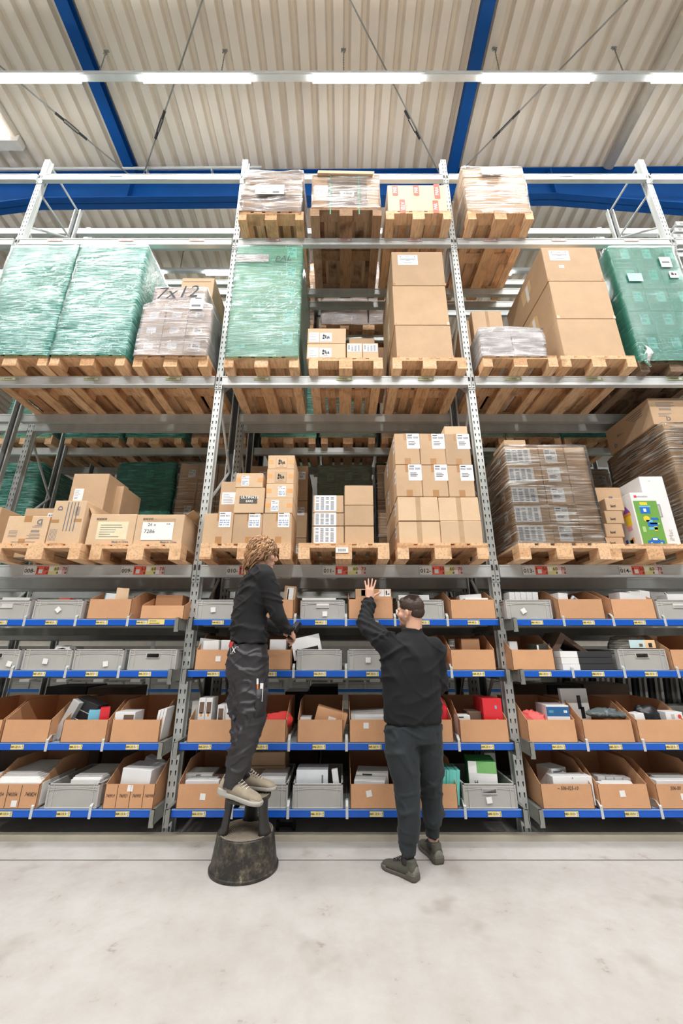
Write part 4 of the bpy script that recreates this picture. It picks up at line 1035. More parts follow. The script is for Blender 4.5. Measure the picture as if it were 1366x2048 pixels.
def art(par, prims, yy=-.0015):
    for nm, mt, lst in prims:
        for p in lst:
            m = M()
            if p[0] == 'r': m.box(p[1], p[2], yy, yy+.001, p[3], p[4])
            elif p[0] == 'c':
                m.poly([(p[1]+p[3]*math.cos(2*PI*k/18), yy-.0002*p[4] if len(p) > 4 else yy, p[2]+p[3]*math.sin(2*PI*k/18)) for k in range(18)])
            else: m.poly([(a, yy, b) for a, b in p[1]])
            obj(nm, m, mt, par)
cb, cy_, cr_, co_, cg_ = mat('print_blue', (.02, .16, .55), .4), mat('print_yellow', (.85, .62, .05), .4), mat('print_red', (.70, .05, .05), .4), mat('print_orange', (.85, .35, .08), .4), mat('print_light_green', (.45, .62, .25), .4)
cg = mat('print_green', (.16, .36, .07), .4)
art(pb_, [('picture_panel', cg, [('r', -W/2+.012, W/2-.004, .006, H*.84)])], -.002)
art(pb_, [('picture', cb, [('r', -.06, .03, H*.60, H*.72), ('r', -.02, .07, H*.36, H*.44), ('p', [(-.06, .03), (.09, .03), (.09, .055), (.05, .06), (.03, .085), (-.01, .085), (-.03, .06), (-.06, .055)]), ('r', .02, .09, H*.48, H*.52)]),
          ('picture', cy_, [('r', -.05, .02, H*.76, H*.81), ('c', -.02, H*.5, .03), ('r', .03, .06, H*.28, H*.36)]), ('picture', LBLUE, [('r', -.065, .045, H*.72, H*.745), ('r', -.03, .03, H*.44, H*.48), ('r', -.02, .06, H*.30, H*.345)]),
          ('picture', cg_, [('r', .0, .09, H*.40, H*.425), ('r', -.08, -.05, H*.26, H*.36)])], -.0032)
art(pb_, [('picture', WHITE, [('r', -.03, -.005, H*.63, H*.69), ('c', -.03, .03, .010), ('c', .06, .03, .010), ('r', -.01, .03, .06, .078)]), ('picture', INK, [('c', -.03, .03, .006), ('c', .06, .03, .006)])], -.0042)
art(pb_, [('picture', cr_, [('r', -W/2+.03, -W/2+.055, H*.90, H*.945)])], -.002); text('education', .026, -.01, -.003, H*.922, INKG, pb_)
sd = M()
rn = random.Random(4)
for k, mt in enumerate([0, 1, 2, 3, 4, 0, 2, 3, 1, 4, 0, 2, 1, 3]):
    y_, z_ = rn.uniform(.04, .30), [.05, .07, .09, .06, .30, .28, .20, .22, .36, .38, .05, .1, .12, .24][k]*H/.5
    sd.box(-.0015, 0, y_, y_+rn.uniform(.03, .06), z_*.9, z_*.9+rn.uniform(.03, .06), mt)
o = obj('side_picture', sd, [cb, co_, cr_, cg, cy_], pb_, (-W/2, 0, 0))
# castle on the side
sd = M(); sd.box(-.0018, 0, .06, .14, H*.42, H*.60, 0); sd.box(-.0019, 0, .05, .15, H*.60, H*.66, 1); sd.poly([(-.002, .05, H*.66), (-.002, .15, H*.66), (-.002, .10, H*.80)], 2); sd.box(-.0019, 0, .07, .13, H*.34, H*.42, 3)
obj('side_picture', sd, [cy_, co_, mat('print_purple', (.25, .08, .45), .4), mat('print_pink', (.85, .35, .45), .4)], pb_, (-W/2, 0, 0))
Y = 3.62
tb = carton(xof(1318, Y, Z), xof(1318, Y, Z)+.24, Y+.02, .60, Z, zof(951, Y), 'tall glossy white box with a grey handle and the word iMac on its side', WBOX, cat='box', name='computer_box')
hh = zof(951, Y)-Z
m_ = M(); m_.box(-.035, .015, -.002, .0, hh*.42, hh*.60); obj('carry_handle', m_, mat('handle_grey', (.35, .35, .36), .4), tb, label='grey recessed carry handle'); m_ = M(); m_.box(-.025, .005, -.003, -.002, hh*.43, hh*.58); obj('handle_strap', m_, GBOX, tb)
text('iMac', .062, .045, -.003, hh*.18, GBOX, tb, 0, (PI/2, -PI/2, 0)); text('mac', .016, -.03, -.003, hh*.93, INKG, tb)
# large printed cartons at the right edge
Y = 3.95; X0 = xof(1330, Y, 2.9)
for i, (ya, yb) in enumerate(((1092, 992), (992, 912), (912, 860), (860, 808))):
    za, zb = (Z if i == 0 else zof(ya, Y)), zof(yb, Y)
    Xl = [X0+.05, X0+.03, X0+.03, X0][i]
    c = carton(Xl, Xl+.62, Y-.18 if i < 3 else Y-.12, .9 if i < 3 else .75, za, zb-.003, 'large printed carton, %s in the tall stack at the right edge' % ROWN[4][i], CARD, 'printed cartons at the right edge')
    r = dprint(c, .62, zb-za); sdp = M()
    for k in range(4): sdp.box(-.0012, 0, .12, .12+.25-.03*k, (zb-za)*(.8-k*.08), (zb-za)*(.8-k*.08)+.008)
    for k in range(10): sdp.box(-.0012, 0, .45+k*.012, .457+k*.012, (zb-za)*.45, (zb-za)*.6)
    obj('side_print', sdp, INKG, c, (-.31, 0, 0))
    text('D', .07, -.3115, .62, (zb-za)*.2, INKG, c, .03, (PI/2, 0, -PI/2))
wrap(X0+.01, X0+.70, 3.745, 4.70, Z, zof(864, Y), FC, 'clear stretch film around the printed cartons at the right edge', 7.7)
# ---- level 2
Z = deck(2)
PL2 = [(-52, 95, 3.50, 'pallet under the leftmost green wrapped load'), (100, 252, 3.50, 'pallet under the green wrapped load left of the 7x12 load'), (267, 417, 3.52, 'pallet under the white wrapped 7x12 load'),
       (449, 597, 3.53, 'pallet under the light green load marked PAL'), (614, 769, 3.55, 'pallet under the low cartons above label 011-60'), (785, 933, 3.55, 'pallet under three big cartons in the middle bay'),
       (962, 1118, 3.52, 'pallet under the low white wrapped load above label 013-60'), (1118, 1275, 3.52, 'pallet under three big cartons in the right bay'), (1274, 1428, 3.60, 'dark pallet under the rightmost green wrapped load')]
PC = [pl(2, a, b, y, 'pine '+t, mm=WOOD_D if i == 8 else None) for i, (a, b, y, t) in enumerate(PL2)]
def wload(Xc, Yf, zb, zt, W, n, cols, m, where, fm, seed, D=1.14, labels=None, cm=None, filmlabel=None, prof=None, jit=.009, topz=None):
    z = zb; X0 = Xc-W/2; X1 = Xc+W/2
    for r in range(n):
        z1 = zb+(zt-zb)*(r+1)/n; w = W/cols
        for c in range(cols):
            carton(X0+w*c+.004, X0+w*(c+1)-.004, Yf+.012, D, z, z1-.004, 'carton inside %s, %s in the %s layer' % (where, COLN.get(cols, ['left', 'second', 'third', 'right'])[c] or 'full width', ROWN.get(n, [str(k) for k in range(9)])[r]), cm or CARD, 'cartons inside '+where, feats=labels(r, c) if labels else ())
        z = z1
    return wrap(X0-.01, X1+.01, Yf, Yf+D+.025, zb-.03, zt+.012, fm, filmlabel, seed, prof=prof, jit=jit, topz=topz)
lab2 = lambda r, c: ((('slab', 'ship', .55, .35, .15, .2),) if c == 0 else ())
def rl(x, z, w, h, sty='lines', m=None): return ('lab', sty, x, z, w, h)
w7 = wload(PC[0], 3.47, Z, zof(492, 3.47), .80, 5, 1, None, 'the leftmost green load', FG, 1.1, labels=lambda r, c: (('lab', 'bar', .12, .2, .07, .07),) if r in (3,) else (), filmlabel='green stretch film with white streaks around the leftmost load', cm=CARD_D)
# right hand sides carry labels too
def side_right(X, Y, Z0, lst, owner_label):
    for (y, z, w, h) in lst:
        m = M(); m.box(0, .001, 0, w, 0, h, 0)
        for k in range(4): m.box(.001, .0015, w*.1, w*.8, h*(.2+k*.17), h*(.23+k*.17), 1)
        o = obj('pallet_label', m, [mat('teal_paper', (.25, .72, .62), .5), INKG], None, (X, Y+y, Z0+z)); tag(o, owner_label % 'x', 'label', 'labels on the green loads')
w8 = wload(PC[1], 3.47, Z, zof(491, 3.47), .80, 5, 2, None, 'the second green load', FG, 9.3, labels=lambda r, c: (('lab', 'bar', .25, .3, .08, .06),) if (r, c) == (4, 0) else ((('lab', 'lines', .6, .2, .14, .17),) if (r, c) == (4, 1) else ()), filmlabel='green stretch film around the load left of the 7x12 load', cm=CARD_D)
# 7x12
def p9(t): return 0 if t < .74 else min(.09, (t-.74)/.03*.09)
wh = 'the 7x12 load'; zt = zof(612, 3.47); z2 = zof(575, 3.47)
zz = Z
for r in range(3):
    z1 = Z+(zt-Z)*(r+1)/3
    for c in range(3):
        w = .76/3; x = PC[2]-.38+w*c
        carton(x+.003, x+w-.003, 3.49, 1.12, zz, z1-.003, 'carton inside the white wrapped 7x12 load, %s in the %s layer' % (COLN[3][c], ROWN[3][r]), CARD, 'cartons inside the 7x12 load', feats=(('lab', 'pict' if c == 2 else 'lines', .3, .3, .10, .08),))
    zz = z1
carton(PC[2]-.27, PC[2]+.29, 3.49, .8, zt, z2, 'top layer carton inside the white wrapped 7x12 load', CARD_L)
wf = wrap(PC[2]-.395, PC[2]+.395, 3.475, 4.63, Z-.03, z2+.012, FW, 'white stretch film around the 7x12 load', 5.5, prof=p9)
text('7x12', .24, -.06, -.0, 0, INK, wf, 0, (PI/2, -.08, 0), .3).location = (-.03, -.024, z2-Z-.07)
lp = M(); lp.box(0, .15, -.001, 0, 0, .22, 0); lp.box(.02, .12, -.0016, -.001, .03, .06, 1); lp.box(.05, .12, -.0016, -.001, .14, .16, 1); o = obj('delivery_note', lp, [mat('pinkish_paper', (.86, .78, .78), .6), INKG], wf, (.14, -.014, zt-Z-.02))
bc = carton(xof(366, 3.98, 5.7), xof(430, 3.98, 5.7), 3.9, .62, Z, zof(556, 3.9), 'big brown carton standing behind the 7x12 load', CARD, feats=(('patch', .04, .955, .36, .01, BROWNP, 'flap_seam'),))
# PAL load
w10 = wload(PC[3]+.0, 3.50, Z, zof(491, 3.50), .78, 5, 1, None, 'the light green load marked PAL', FGL, 14.2, labels=lambda r, c: (('lab', 'ship', .78, .45, .11, .16), ('lab', 'lines', .15, .3, .08, .05)), filmlabel='light green stretch film around the load marked PAL', cm=CARD_L)
text('PAL', .12, .17, -.028, zof(518, 3.5)-Z, INK, w10, 0, (PI/2, -.08, 0), .3)
tp = M(); tp.box(-.39, .0, -.006, -.002, 1.36, 1.48); o = obj('torn_film_end', tp, FW, w10)
# 011 low cartons
Y = 3.57
def f11(r, c, k): return (('lab', 'lines', .04, .10, .11, .13), ('lab', 'pict', .33, .12, .13, .12))
X0 = xof(613, Y, Z); X1 = xof(692, Y, Z)
z1 = zof(687, Y); z2 = zof(656, Y)
carton(X0, X1, Y, .5, Z, z1-.003, 'wide carton with two white labels, lower of the pair above label 011-60', CARD_L, 'wide labelled cartons above label 011-60', feats=f11(0, 0, 1))
carton(X0+.004, X1-.002, Y, .5, z1, z2-.003, 'wide carton with two white labels, upper of the pair above label 011-60', CARD_L, 'wide labelled cartons above label 011-60', feats=f11(0, 0, 1))
for k, (a, b) in enumerate(((694, 725), (726, 757))):
    carton(xof(a, Y, Z), xof(b, Y, Z), Y-.01, .3, Z, zof(687, Y), 'small carton topped by a white table label, %s of the two above label 011-60' % ['left', 'right'][k], CARD_L, 'small table-label cartons above label 011-60', feats=(('lab', 'table', .02, .42, .155, .10),))
carton(xof(699, 3.95, Z), xof(752, 3.95, Z), 3.95, .4, Z, zof(676, 3.95), 'carton with a printed pictogram behind the two small table-label cartons', CARD)
carton(xof(752, 4.1, Z), xof(770, 4.1, Z), 4.1, .3, Z, zof(694, 4.1), 'small dark carton at the back of the pallet above label 011-60', CARD_D)
# three big cartons, middle bay and right bay
for bay, (xs, ys, Yb) in enumerate((((794, 908), (721, 650, 571, 503), 3.57), ((1130, 1252), (716, 637, 562, 494), 3.54))):
    X0, X1 = xof(xs[0], Yb, Z), xof(xs[1], Yb, Z)
    for i in range(3):
        za = Z if i == 0 else zof(ys[i], Yb); zb = zof(ys[i+1], Yb)-.004
        dx = [0, .008, .0][i]*(1 if bay else -1)
        c = carton(X0+dx, X1+dx, Yb, 1.05, za, zb, 'big plain carton, %s of three in the %s bay%s' % (ROWN[3][i], ['middle', 'right'][bay], ' with a printed notice' if i == 2 else ''), CARD, 'big cartons in the %s bay' % ['middle', 'right'][bay],
                   feats=((('lab', 'notice', .12, .60, .24, .16),) if i == 2 else ())+((('lab', 'lines', .25, .38, .06, .04),) if i == 2 and bay else ())+(('patch', .0, .0, .03, .04, TAPE, 'packing_tape'), ('patch', .955, .0, .03, .04, TAPE, 'packing_tape')))
        m_ = M(); H = zb-za; m_.box(-.0012, 0, .35, .60, H*.25, H*.80, 0); m_.box(-.002, 0, .42, .48, H*.32, H*.75, 1)
        obj('side_label', m_, [mat('tan_label', (.72, .52, .28), .5), WHITE], c, (-(X1-X0)/2, 0, 0))
    if bay == 0: wrap_dummy = None
# 013 low white load
Y = 3.50; X0, X1 = xof(966, Y, Z), xof(1096, Y, Z); zt = zof(660, Y)
for c in range(2): carton(X0+(X1-X0)/2*c+.003, X0+(X1-X0)/2*(c+1)-.003, Y+.02, 1.05, Z, zt-.01, 'box inside the low white bubble-wrapped load, %s half' % COLN[2][c], WBOX, 'boxes inside the low white load')
wrap(X0-.01, X1+.01, Y, Y+1.1, Z-.02, zt, FW, 'white bubble film over the low load above label 013-60', 21.0, jit=.018, topz=lambda px, py: zt+.10*max(0, 1-abs(px+.02)/.42)*(.35+.65*min(1, (py+.55)/.45))+.02)
carton(xof(962, 4.15, Z), xof(1026, 4.15, Z), 4.12, .42, Z, zof(622, 4.12), 'carton with a taped seam and a white side label behind the low white load', CARD_L, feats=(('vtape', .5, .04, TAPE_C), ('slab', 'ship', .5, .5, .12, .18)))
carton(xof(934, 4.15, Z), xof(956, 4.15, Z), 4.15, .4, Z, zof(640, 4.15), 'narrow printed carton beside the right upright behind the low white load', CARD)
# 015 green
w15 = wload(PC[8]+.02, 3.56, Z, zof(492, 3.56), .80, 5, 3, None, 'the rightmost green load', film('deep_green_stretch_film', (.22, .70, .54), (.08, .50, .38), .34, .40, milk=(.60, .90, .82), th=(.56, .66), bs=.25), 30.5, labels=lambda r, c: (('lab', 'ship', .45, .42, .10, .15),), filmlabel='green stretch film around the rightmost load', cm=CARD_D)
tq = M(); rn = random.Random(8)
rings = []
for k in range(9):
    t = k/8; rings.append(((.02*math.sin(t*7), -.03-.02*math.sin(t*5), -t*.24+.1), (.012+.035*math.sin(t*PI)+.01*rn.random(), .01, 0), (0, .012+.01*rn.random(), 0)))
tq.loft(rings, 12); obj('torn_film_tail', tq, FGL, w15, (-.36, 0, .05), smooth=True)
n_ = M(); n_.box(0, .17, -.002, -.001, 0, .12, 0); obj('document_pouch', n_, [mat('teal_pouch', (.42, .72, .62), .3)], w15, (-.30, -.014, 1.12)); n_ = M(); n_.box(0, .13, -.002, -.001, 0, .16, 0); n_.box(.02, .11, -.003, -.002, .06, .09, 1); obj('delivery_note', n_, [PAPER, INKG], w15, (.14, -.014, 1.34))
n_ = M(); n_.box(0, .10, -.002, -.001, 0, .10, 0); n_.box(.02, .05, -.003, -.002, .04, .08, 1); n_.box(.06, .08, -.003, -.002, .04, .07, 1); obj('warning_label', n_, [PAPER, INK], w15, (.20, -.014, 1.17))
# ---- level 3
Z = deck(3)
A = pl(3, 478, 606, 3.45, 'pine pallet under the wrapped flattened cartons at the top left of the middle bay')
B = pl(3, 620, 764, 3.40, 'stained pine pallet under the strapped load with raised flaps', wide=1.08, mm=wood('stained_pine', (.42, .27, .17), .3))
C_ = pl(3, 773, 901, 3.44, 'pine pallet under the light box with red PARA tape')
D_ = pl(3, 935, 1066, 3.44, 'pine pallet under the wrapped cartons at the top of the right bay')
Y = 3.44; z = Z; zt = zof(346, Y)
for i in range(7):
    z1 = Z+(zt-Z)*(i+1)/7; w = .36+.01*RND.random()
    carton(A-w, A+w-.01*RND.random(), Y+.02*RND.random(), 1.1, z, z1-.008, 'flattened carton layer %s in the wrapped stack at the top left of the middle bay' % ['lowest', 'second', 'third', 'fourth', 'fifth', 'sixth', 'topmost'][i], CARD if i % 2 else CARD_D, 'flattened cartons at the top left of the middle bay', jit=.01)
    z = z1
w_ = wrap(A-.39, A+.38, Y-.02, Y+1.15, Z-.04, zt+.02, film('loose_clear_film', (.93, .91, .9), (.75, .72, .70), .10, .85, milk=(.92, .92, .93)), 'loose clear stretch film around the flattened cartons at the top left', 40.1, jit=.03)
n_ = M(); n_.box(0, .36, -.003, -.001, 0, .17, 0); n_.box(.05, .20, -.004, -.003, .11, .112, 1); n_.box(.22, .30, -.004, -.003, .02, .05, 1); n_.box(.06, .14, -.004, -.003, .03, .034, 1); obj('delivery_note', n_, [mat('grey_white_paper', (.76, .75, .73), .6), INKG], w_, (-.20, -.03, .26))
# strapped load
zt = zof(350, 3.39); Y = 3.39
carton(B-.42, B+.42, Y+.02, 1.2, Z, zt, 'wide stretch-wrapped carton held by two green straps at the top of the middle bay', CARD, feats=(('patch', .22, .06, .50, .50, mat('dark_inner_pack', (.24, .18, .14), .6), 'inner_pack'), ('lab', 'lines', .03, .42, .17, .17), ('lab', 'bar', .42, .38, .17, .09)))
for k, x in enumerate((-.19, .16)):
    m_ = M(); m_.box(-.006, .006, -.004, 0, -.13, zt-Z+.01); m_.box(-.006, .006, -.004, 1.2, zt-Z+.008, zt-Z+.012)
    o = obj('strap', m_, mat('green_strap', (.12, .42, .30), .3), None, (B+x, Y+.005, Z)); tag(o, 'thin green strap around the strapped load, %s one' % ['left', 'right'][k], 'strap', 'green straps')
m_ = M(); m_.prism([(-.36, 0), (.34, -.02), (.36, .03), (-.35, .05)], 1, -.02, .25); o = obj('cardboard_sheet', m_, CARD_L, None, (B-.0, Y+.0, zt+.006)); tag(o, 'folded carton lid lying on the strapped load', 'cardboard')
wrap(B-.43, B+.43, Y, Y+1.23, Z-.01, zt+.02, FC, 'clear stretch film around the strapped load', 52.0, jit=.008)
# PARA box
Y = 3.44; zt = zof(370, Y)
c = carton(C_-.37, C_+.37, Y, 1.1, Z, zt, 'light box sealed with red and white tape reading PARA', mat('light_board', (.70, .57, .41), .7, 0, .06, 3, .2), cat='box', name='wrapped_box', jit=.01)
hh = zt-Z
for (x, z, s, rt, h) in ((-.27, hh-.10, 'PAR', PI/2, .09), (-.005, hh-.10, 'PAR', PI/2, .09), (.255, hh-.12, 'PARA', PI/2, .13), (-.19, .075, 'ATER', -PI/2, .12), (.22, .07, 'PAR', PI/2, .11)):
    m_ = M(); m_.box(-.034, .034, -.0045, -.003, -h, h); o = obj('red_tape', m_, RED, c, (x, 0, z+(0 if h < .1 else 0)))
    text(s, .062, 0, -.0055, 0, WHITE, o, .02, (PI/2, -rt, 0))
# 013 wrapped
Y = 3.44; zt = zof(335, Y)
for i in range(5):
    z0, z1 = Z+(zt-Z)*i/5, Z+(zt-Z)*(i+1)/5
    carton(D_-.385, D_+.385, Y+.015, 1.12, z0, z1-.004, 'carton in the clear-wrapped load at the top of the right bay, %s layer' % ROWN[5][i], CARD_L, 'cartons at the top of the right bay', feats=(('slab', 'lines', .2, .2, .2, .1),))
w_ = wrap(D_-.40, D_+.40, Y-.005, Y+1.16, Z-.04, zt+.02, FC, 'clear stretch film around the load at the top of the right bay', 61.0, jit=.012)
n_ = M(); n_.box(0, .27, -.003, -.001, 0, .13, 0); n_.box(.06, .22, -.004, -.003, .07, .072, 1); obj('delivery_note', n_, [PAPER, INKG], w_, (-.15, -.016, zt-Z-.13))
# ---- rear rack loads
def rearload(lv, x0, x1, ytop, kind, where, Yb=5.22, ybase=None, n=3, cols=3):
    Zp = LV[lv]; Zd = Zp+.144; Zr = zof(ytop, Yb) if lv == 1 else Zd; xm = (x0+x1)/2; X = xof(xm, Yb, Zr); W = min(.84, abs(xof(x1, Yb, Zr)-xof(x0, Yb, Zr)))
    pallet(X, Yb, Zp+.001, 'rear rack pallet under '+where, 'pallets of the rear rack')
    zt = zof(ytop, Yb) if ytop else Zd+1.35
    fm = {'green': FG, 'dgreen': FD, 'lgreen': FGL, 'olive': FO, 'clear': FC, 'none': None, 'white': FW}[kind]
    w = W/cols
    for r in range(n):
        za, zb = Zd+(zt-Zd)*r/n, Zd+(zt-Zd)*(r+1)/n
        for c in range(cols):
            carton(X-W/2+w*c+.004, X-W/2+w*(c+1)-.004, Yb+.02, .9, za, zb-.004, 'carton in %s, %s%s' % (where, COLN[cols][c] or 'full width', '' if n == 1 else ', %s layer' % ROWN[n][r]), CARD if kind in ('none', 'clear', 'white') else CARD_D, 'cartons of '+where+' in the rear rack', feats=(('lab', 'ship', .5, .6, .10, .12),))
    if fm: wrap(X-W/2-.01, X+W/2+.01, Yb-.01, Yb+1.15, Zp+.10, zt+.01, fm, '%s film around %s' % ({'green': 'green', 'dgreen': 'dark green', 'lgreen': 'pale green', 'olive': 'olive green', 'clear': 'clear', 'white': 'white'}[kind], where), xm*.13, jit=.02)
for a in ((1, -20, 86, 926, 'green', 'the far left green load at the lowest level'), (1, 240, 352, 926, 'dgreen', 'the green load behind the open cartons'), (1, 360, 476, 925, 'clear', 'the brown load left of the middle bay'),
          (1, 500, 618, 930, 'none', 'the brown cartons behind the orange-taped column'), (1, 637, 742, 932, 'olive', 'the olive load behind the plain cartons'), (1, 752, 870, 928, 'clear', 'the clear wrapped load left of the tall stack'),
          (1, 965, 1080, 905, 'olive', 'the olive load right of the tall stack'), (1, 1100, 1215, 940, 'clear', 'the load behind the wrapped cartons'),
          (2, 2, 102, None, 'lgreen', 'the pale green load at the second level'), (2, 128, 244, None, 'green', 'the sagging green load at the second level'), (2, 252, 368, None, 'green', 'the green load near the left upright at the second level'), (2, 384, 492, None, 'clear', 'the brown load behind the left upright at the second level'),
          (2, 522, 632, None, 'lgreen', 'the green load above the orange-taped column'), (2, 640, 752, None, 'olive', 'the olive load above the plain cartons'), (2, 762, 872, None, 'clear', 'the brown wrapped load at the second level'),
          (2, 900, 1010, None, 'olive', 'the olive load beside the right upright'), (2, 1014, 1118, None, 'olive', 'the olive load at the second level of the right bay'), (2, 1124, 1238, None, 'dgreen', 'the dark green load at the second level of the right bay'),
          (3, 528, 628, None, 'clear', 'the hidden load at the third level'), (3, 642, 736, None, 'white', 'the white wrapped load seen through the middle bay'), (3, 738, 832, None, 'white', 'the white wrapped load behind the big cartons')):
    rearload(*a, **({'n': 1, 'cols': 2} if a[0] == 2 else {}))
for k in range(6):
    m = M(); m.box(0, 1.9, 0, .9, 0, .035); m.box(0, 1.9, -.02, 0, -.02, .055)
    for q in range(12): m.box(.05+q*.15, .09+q*.15, -.022, -.02, 0, .03, 1)
    o = obj('steel_panel', m, [STEEL_W, STEEL_D], None, (4.40+.03*k, 3.95-.015*k, LV[3]+.025+.095*k)); tag(o, 'white steel shelf panel, %s in the stack at the right edge of the third level' % ['lowest', 'second', 'third', 'fourth', 'fifth', 'topmost'][k], 'panel', 'steel panels at the right edge')
# ------------------------------------------------------------ picking shelves
SY = 3.56
SZ = {'A': 1.600, 'B': 1.188, 'C': .656, 'D': .213}
SN = {'A': 'top', 'B': 'second', 'C': 'third', 'D': 'bottom'}
BN = ['left', 'middle', 'right']
CL = {(0, 'A'): (50, 152, 256), (0, 'B'): (24, 132, 238), (0, 'C'): (94, 206), (0, 'D'): (64, 181), (1, 'A'): (486, 590, 692, 790, 895), (1, 'B'): (484, 587, 692, 795, 903), (1, 'C'): (468, 578, 693, 808, 918), (1, 'D'): (464, 576, 694, 810, 930),
      (2, 'A'): (1127, 1226, 1329), (2, 'B'): (1145, 1248, 1355), (2, 'C'): (1174, 1287), (2, 'D'): (1203, 1322)}
LB = {(0, 'A'): (3, 103, 204, 285), (0, 'B'): (79, 184, 290), (0, 'C'): (35, 152, 265), (0, 'D'): (11, 127, 245), (1, 'A'): (436, 540, 642, 745, 847, 947), (1, 'B'): (427, 541, 640, 745, 850, 957), (1, 'C'): (410, 523, 638, 750, 865, 975),
      (1, 'D'): (398, 516, 635, 753, 872, 989), (2, 'A'): (1074, 1177, 1279), (2, 'B'): (1090, 1196, 1302), (2, 'C'): (1117, 1231, 1344), (2, 'D'): (1143, 1263)}
railm = M(); railm.box(-.018, .018, -.030, -.022, -.105, .012); railm.box(-.018, -.014, -.03, .88, -.085, .010); railm.box(-.018, .006, -.03, .88, .008, .012); railm.box(-.018, .012, -.02, .88, -.088, -.084); railm.tube([(0, -.032, -.04), (0, -.029, -.04)], .006, 8)
RAIL = railm.mesh('side_rail', STEEL_D)
railm2 = M(); railm2.v = [(-x, y, z) for x, y, z in railm.v]; railm2.f = [tuple(reversed(f)) for f in railm.f]; railm2.m = railm.m; RAIL2 = railm2.mesh('side_rail', STEEL_D)
edge = M(); edge.box(-1.317, 1.317, 0, .003, -.052, 0); edge.box(-1.317, 1.317, 0, .03, -.003, 0); edge.box(-1.317, 1.317, 0, .03, -.052, -.049); edge.box(-1.317, 1.317, -.002, .006, -.004, .0015, 1)
EDGE = edge.mesh('front_edge', [BLUE, mat('pale_blue_edge', (.22, .38, .72), .4)])
dk = M()
for k in range(11):
    x = -1.30+k*.238; dk.box(x, x+.19, .03, .86, -.012, -.003)
for y in (.25, .6, .84): dk.box(-1.31, 1.31, y, y+.03, -.045, -.013)
DECK = dk.mesh('slatted_deck', STEEL_W)
clipm = M(); clipm.prism([(-.004, -.058), (-.004, .022), (.028, .052), (.070, .052), (.070, .049), (.030, .049), (-.001, .020), (-.001, -.058)], 0, -.010, .010); clipm.box(-.001, .001, .06, .55, .0, .052)
CLIP = clipm.mesh('divider_clip', STEEL_W)
for b in range(3):
    for l, z in SZ.items():
        t = thing('picking_shelf', 'blue-edged galvanised picking shelf, %s one of the %s bay' % (SN[l], BN[b]), 'shelf', (BX[b], SY, z), 0, 'blue-edged picking shelves')
        link('front_edge', EDGE, t); link('slatted_deck', DECK, t)
        link('side_rail', RAIL, t, (-1.336, 0, 0)); link('side_rail', RAIL2, t, (1.336, 0, 0))
        rb = M(); rb.box(-1.35, 1.35, .80, .85, -.11, -.02); obj('rear_support', rb, STEEL_D, t)
        for x in CL[b, l]: link('divider_clip', CLIP, t, (xof(x, SY, z)-BX[b], 0, 0))
        for i, x in enumerate(LB[b, l]):
            small_label(t, xof(x, SY, z-.027)-BX[b], '0%02d-%d0 02' % (7+b*7+i, {'A': 4, 'B': 3, 'C': 2, 'D': 1}[l]), YEL, .102, .034, -.027, -.0035)
        if (b, l) == (0, 'A'):
            m_ = M(); m_.box(-.07, .07, -.007, -.004, -.022, .022); m_.box(-.06, .03, -.0075, -.007, -.012, -.008, 1); m_.box(-.06, .0, -.0075, -.007, .006, .010, 1); obj('yellow_note', m_, [YEL, INK], t, (xof(314, SY, z)-BX[b], 0, -.022), label='larger yellow note')
def sticker(par, x, z, rot=0, s=.042):
    m = M(); m.box(-s/2, s/2, -.001, 0, -s/2, s/2); o = obj('white_sticker', m, PAPER, par, (x, -.0015, z), (0, rot, 0)); return o
def bin_mesh(W, hf=.162, hb=.285, D=.60, t=.004):
    m = M(); w = W/2
    m.box(-w, w, 0, D, 0, t); m.box(-w, w, 0, t, 0, hf); m.box(-w, w, D-t, D, 0, hb)
    side = [(0, 0), (D, 0), (D, hb), (.22, hb), (0, hf)]
    m.prism(side, 0, -w, -w+t); m.prism(side, 0, w-t, w)
    m.box(-w-.0006, -w, .0, .05, 0, hf*.95); m.box(w, w+.0006, 0, .05, 0, hf*.95)
    return m
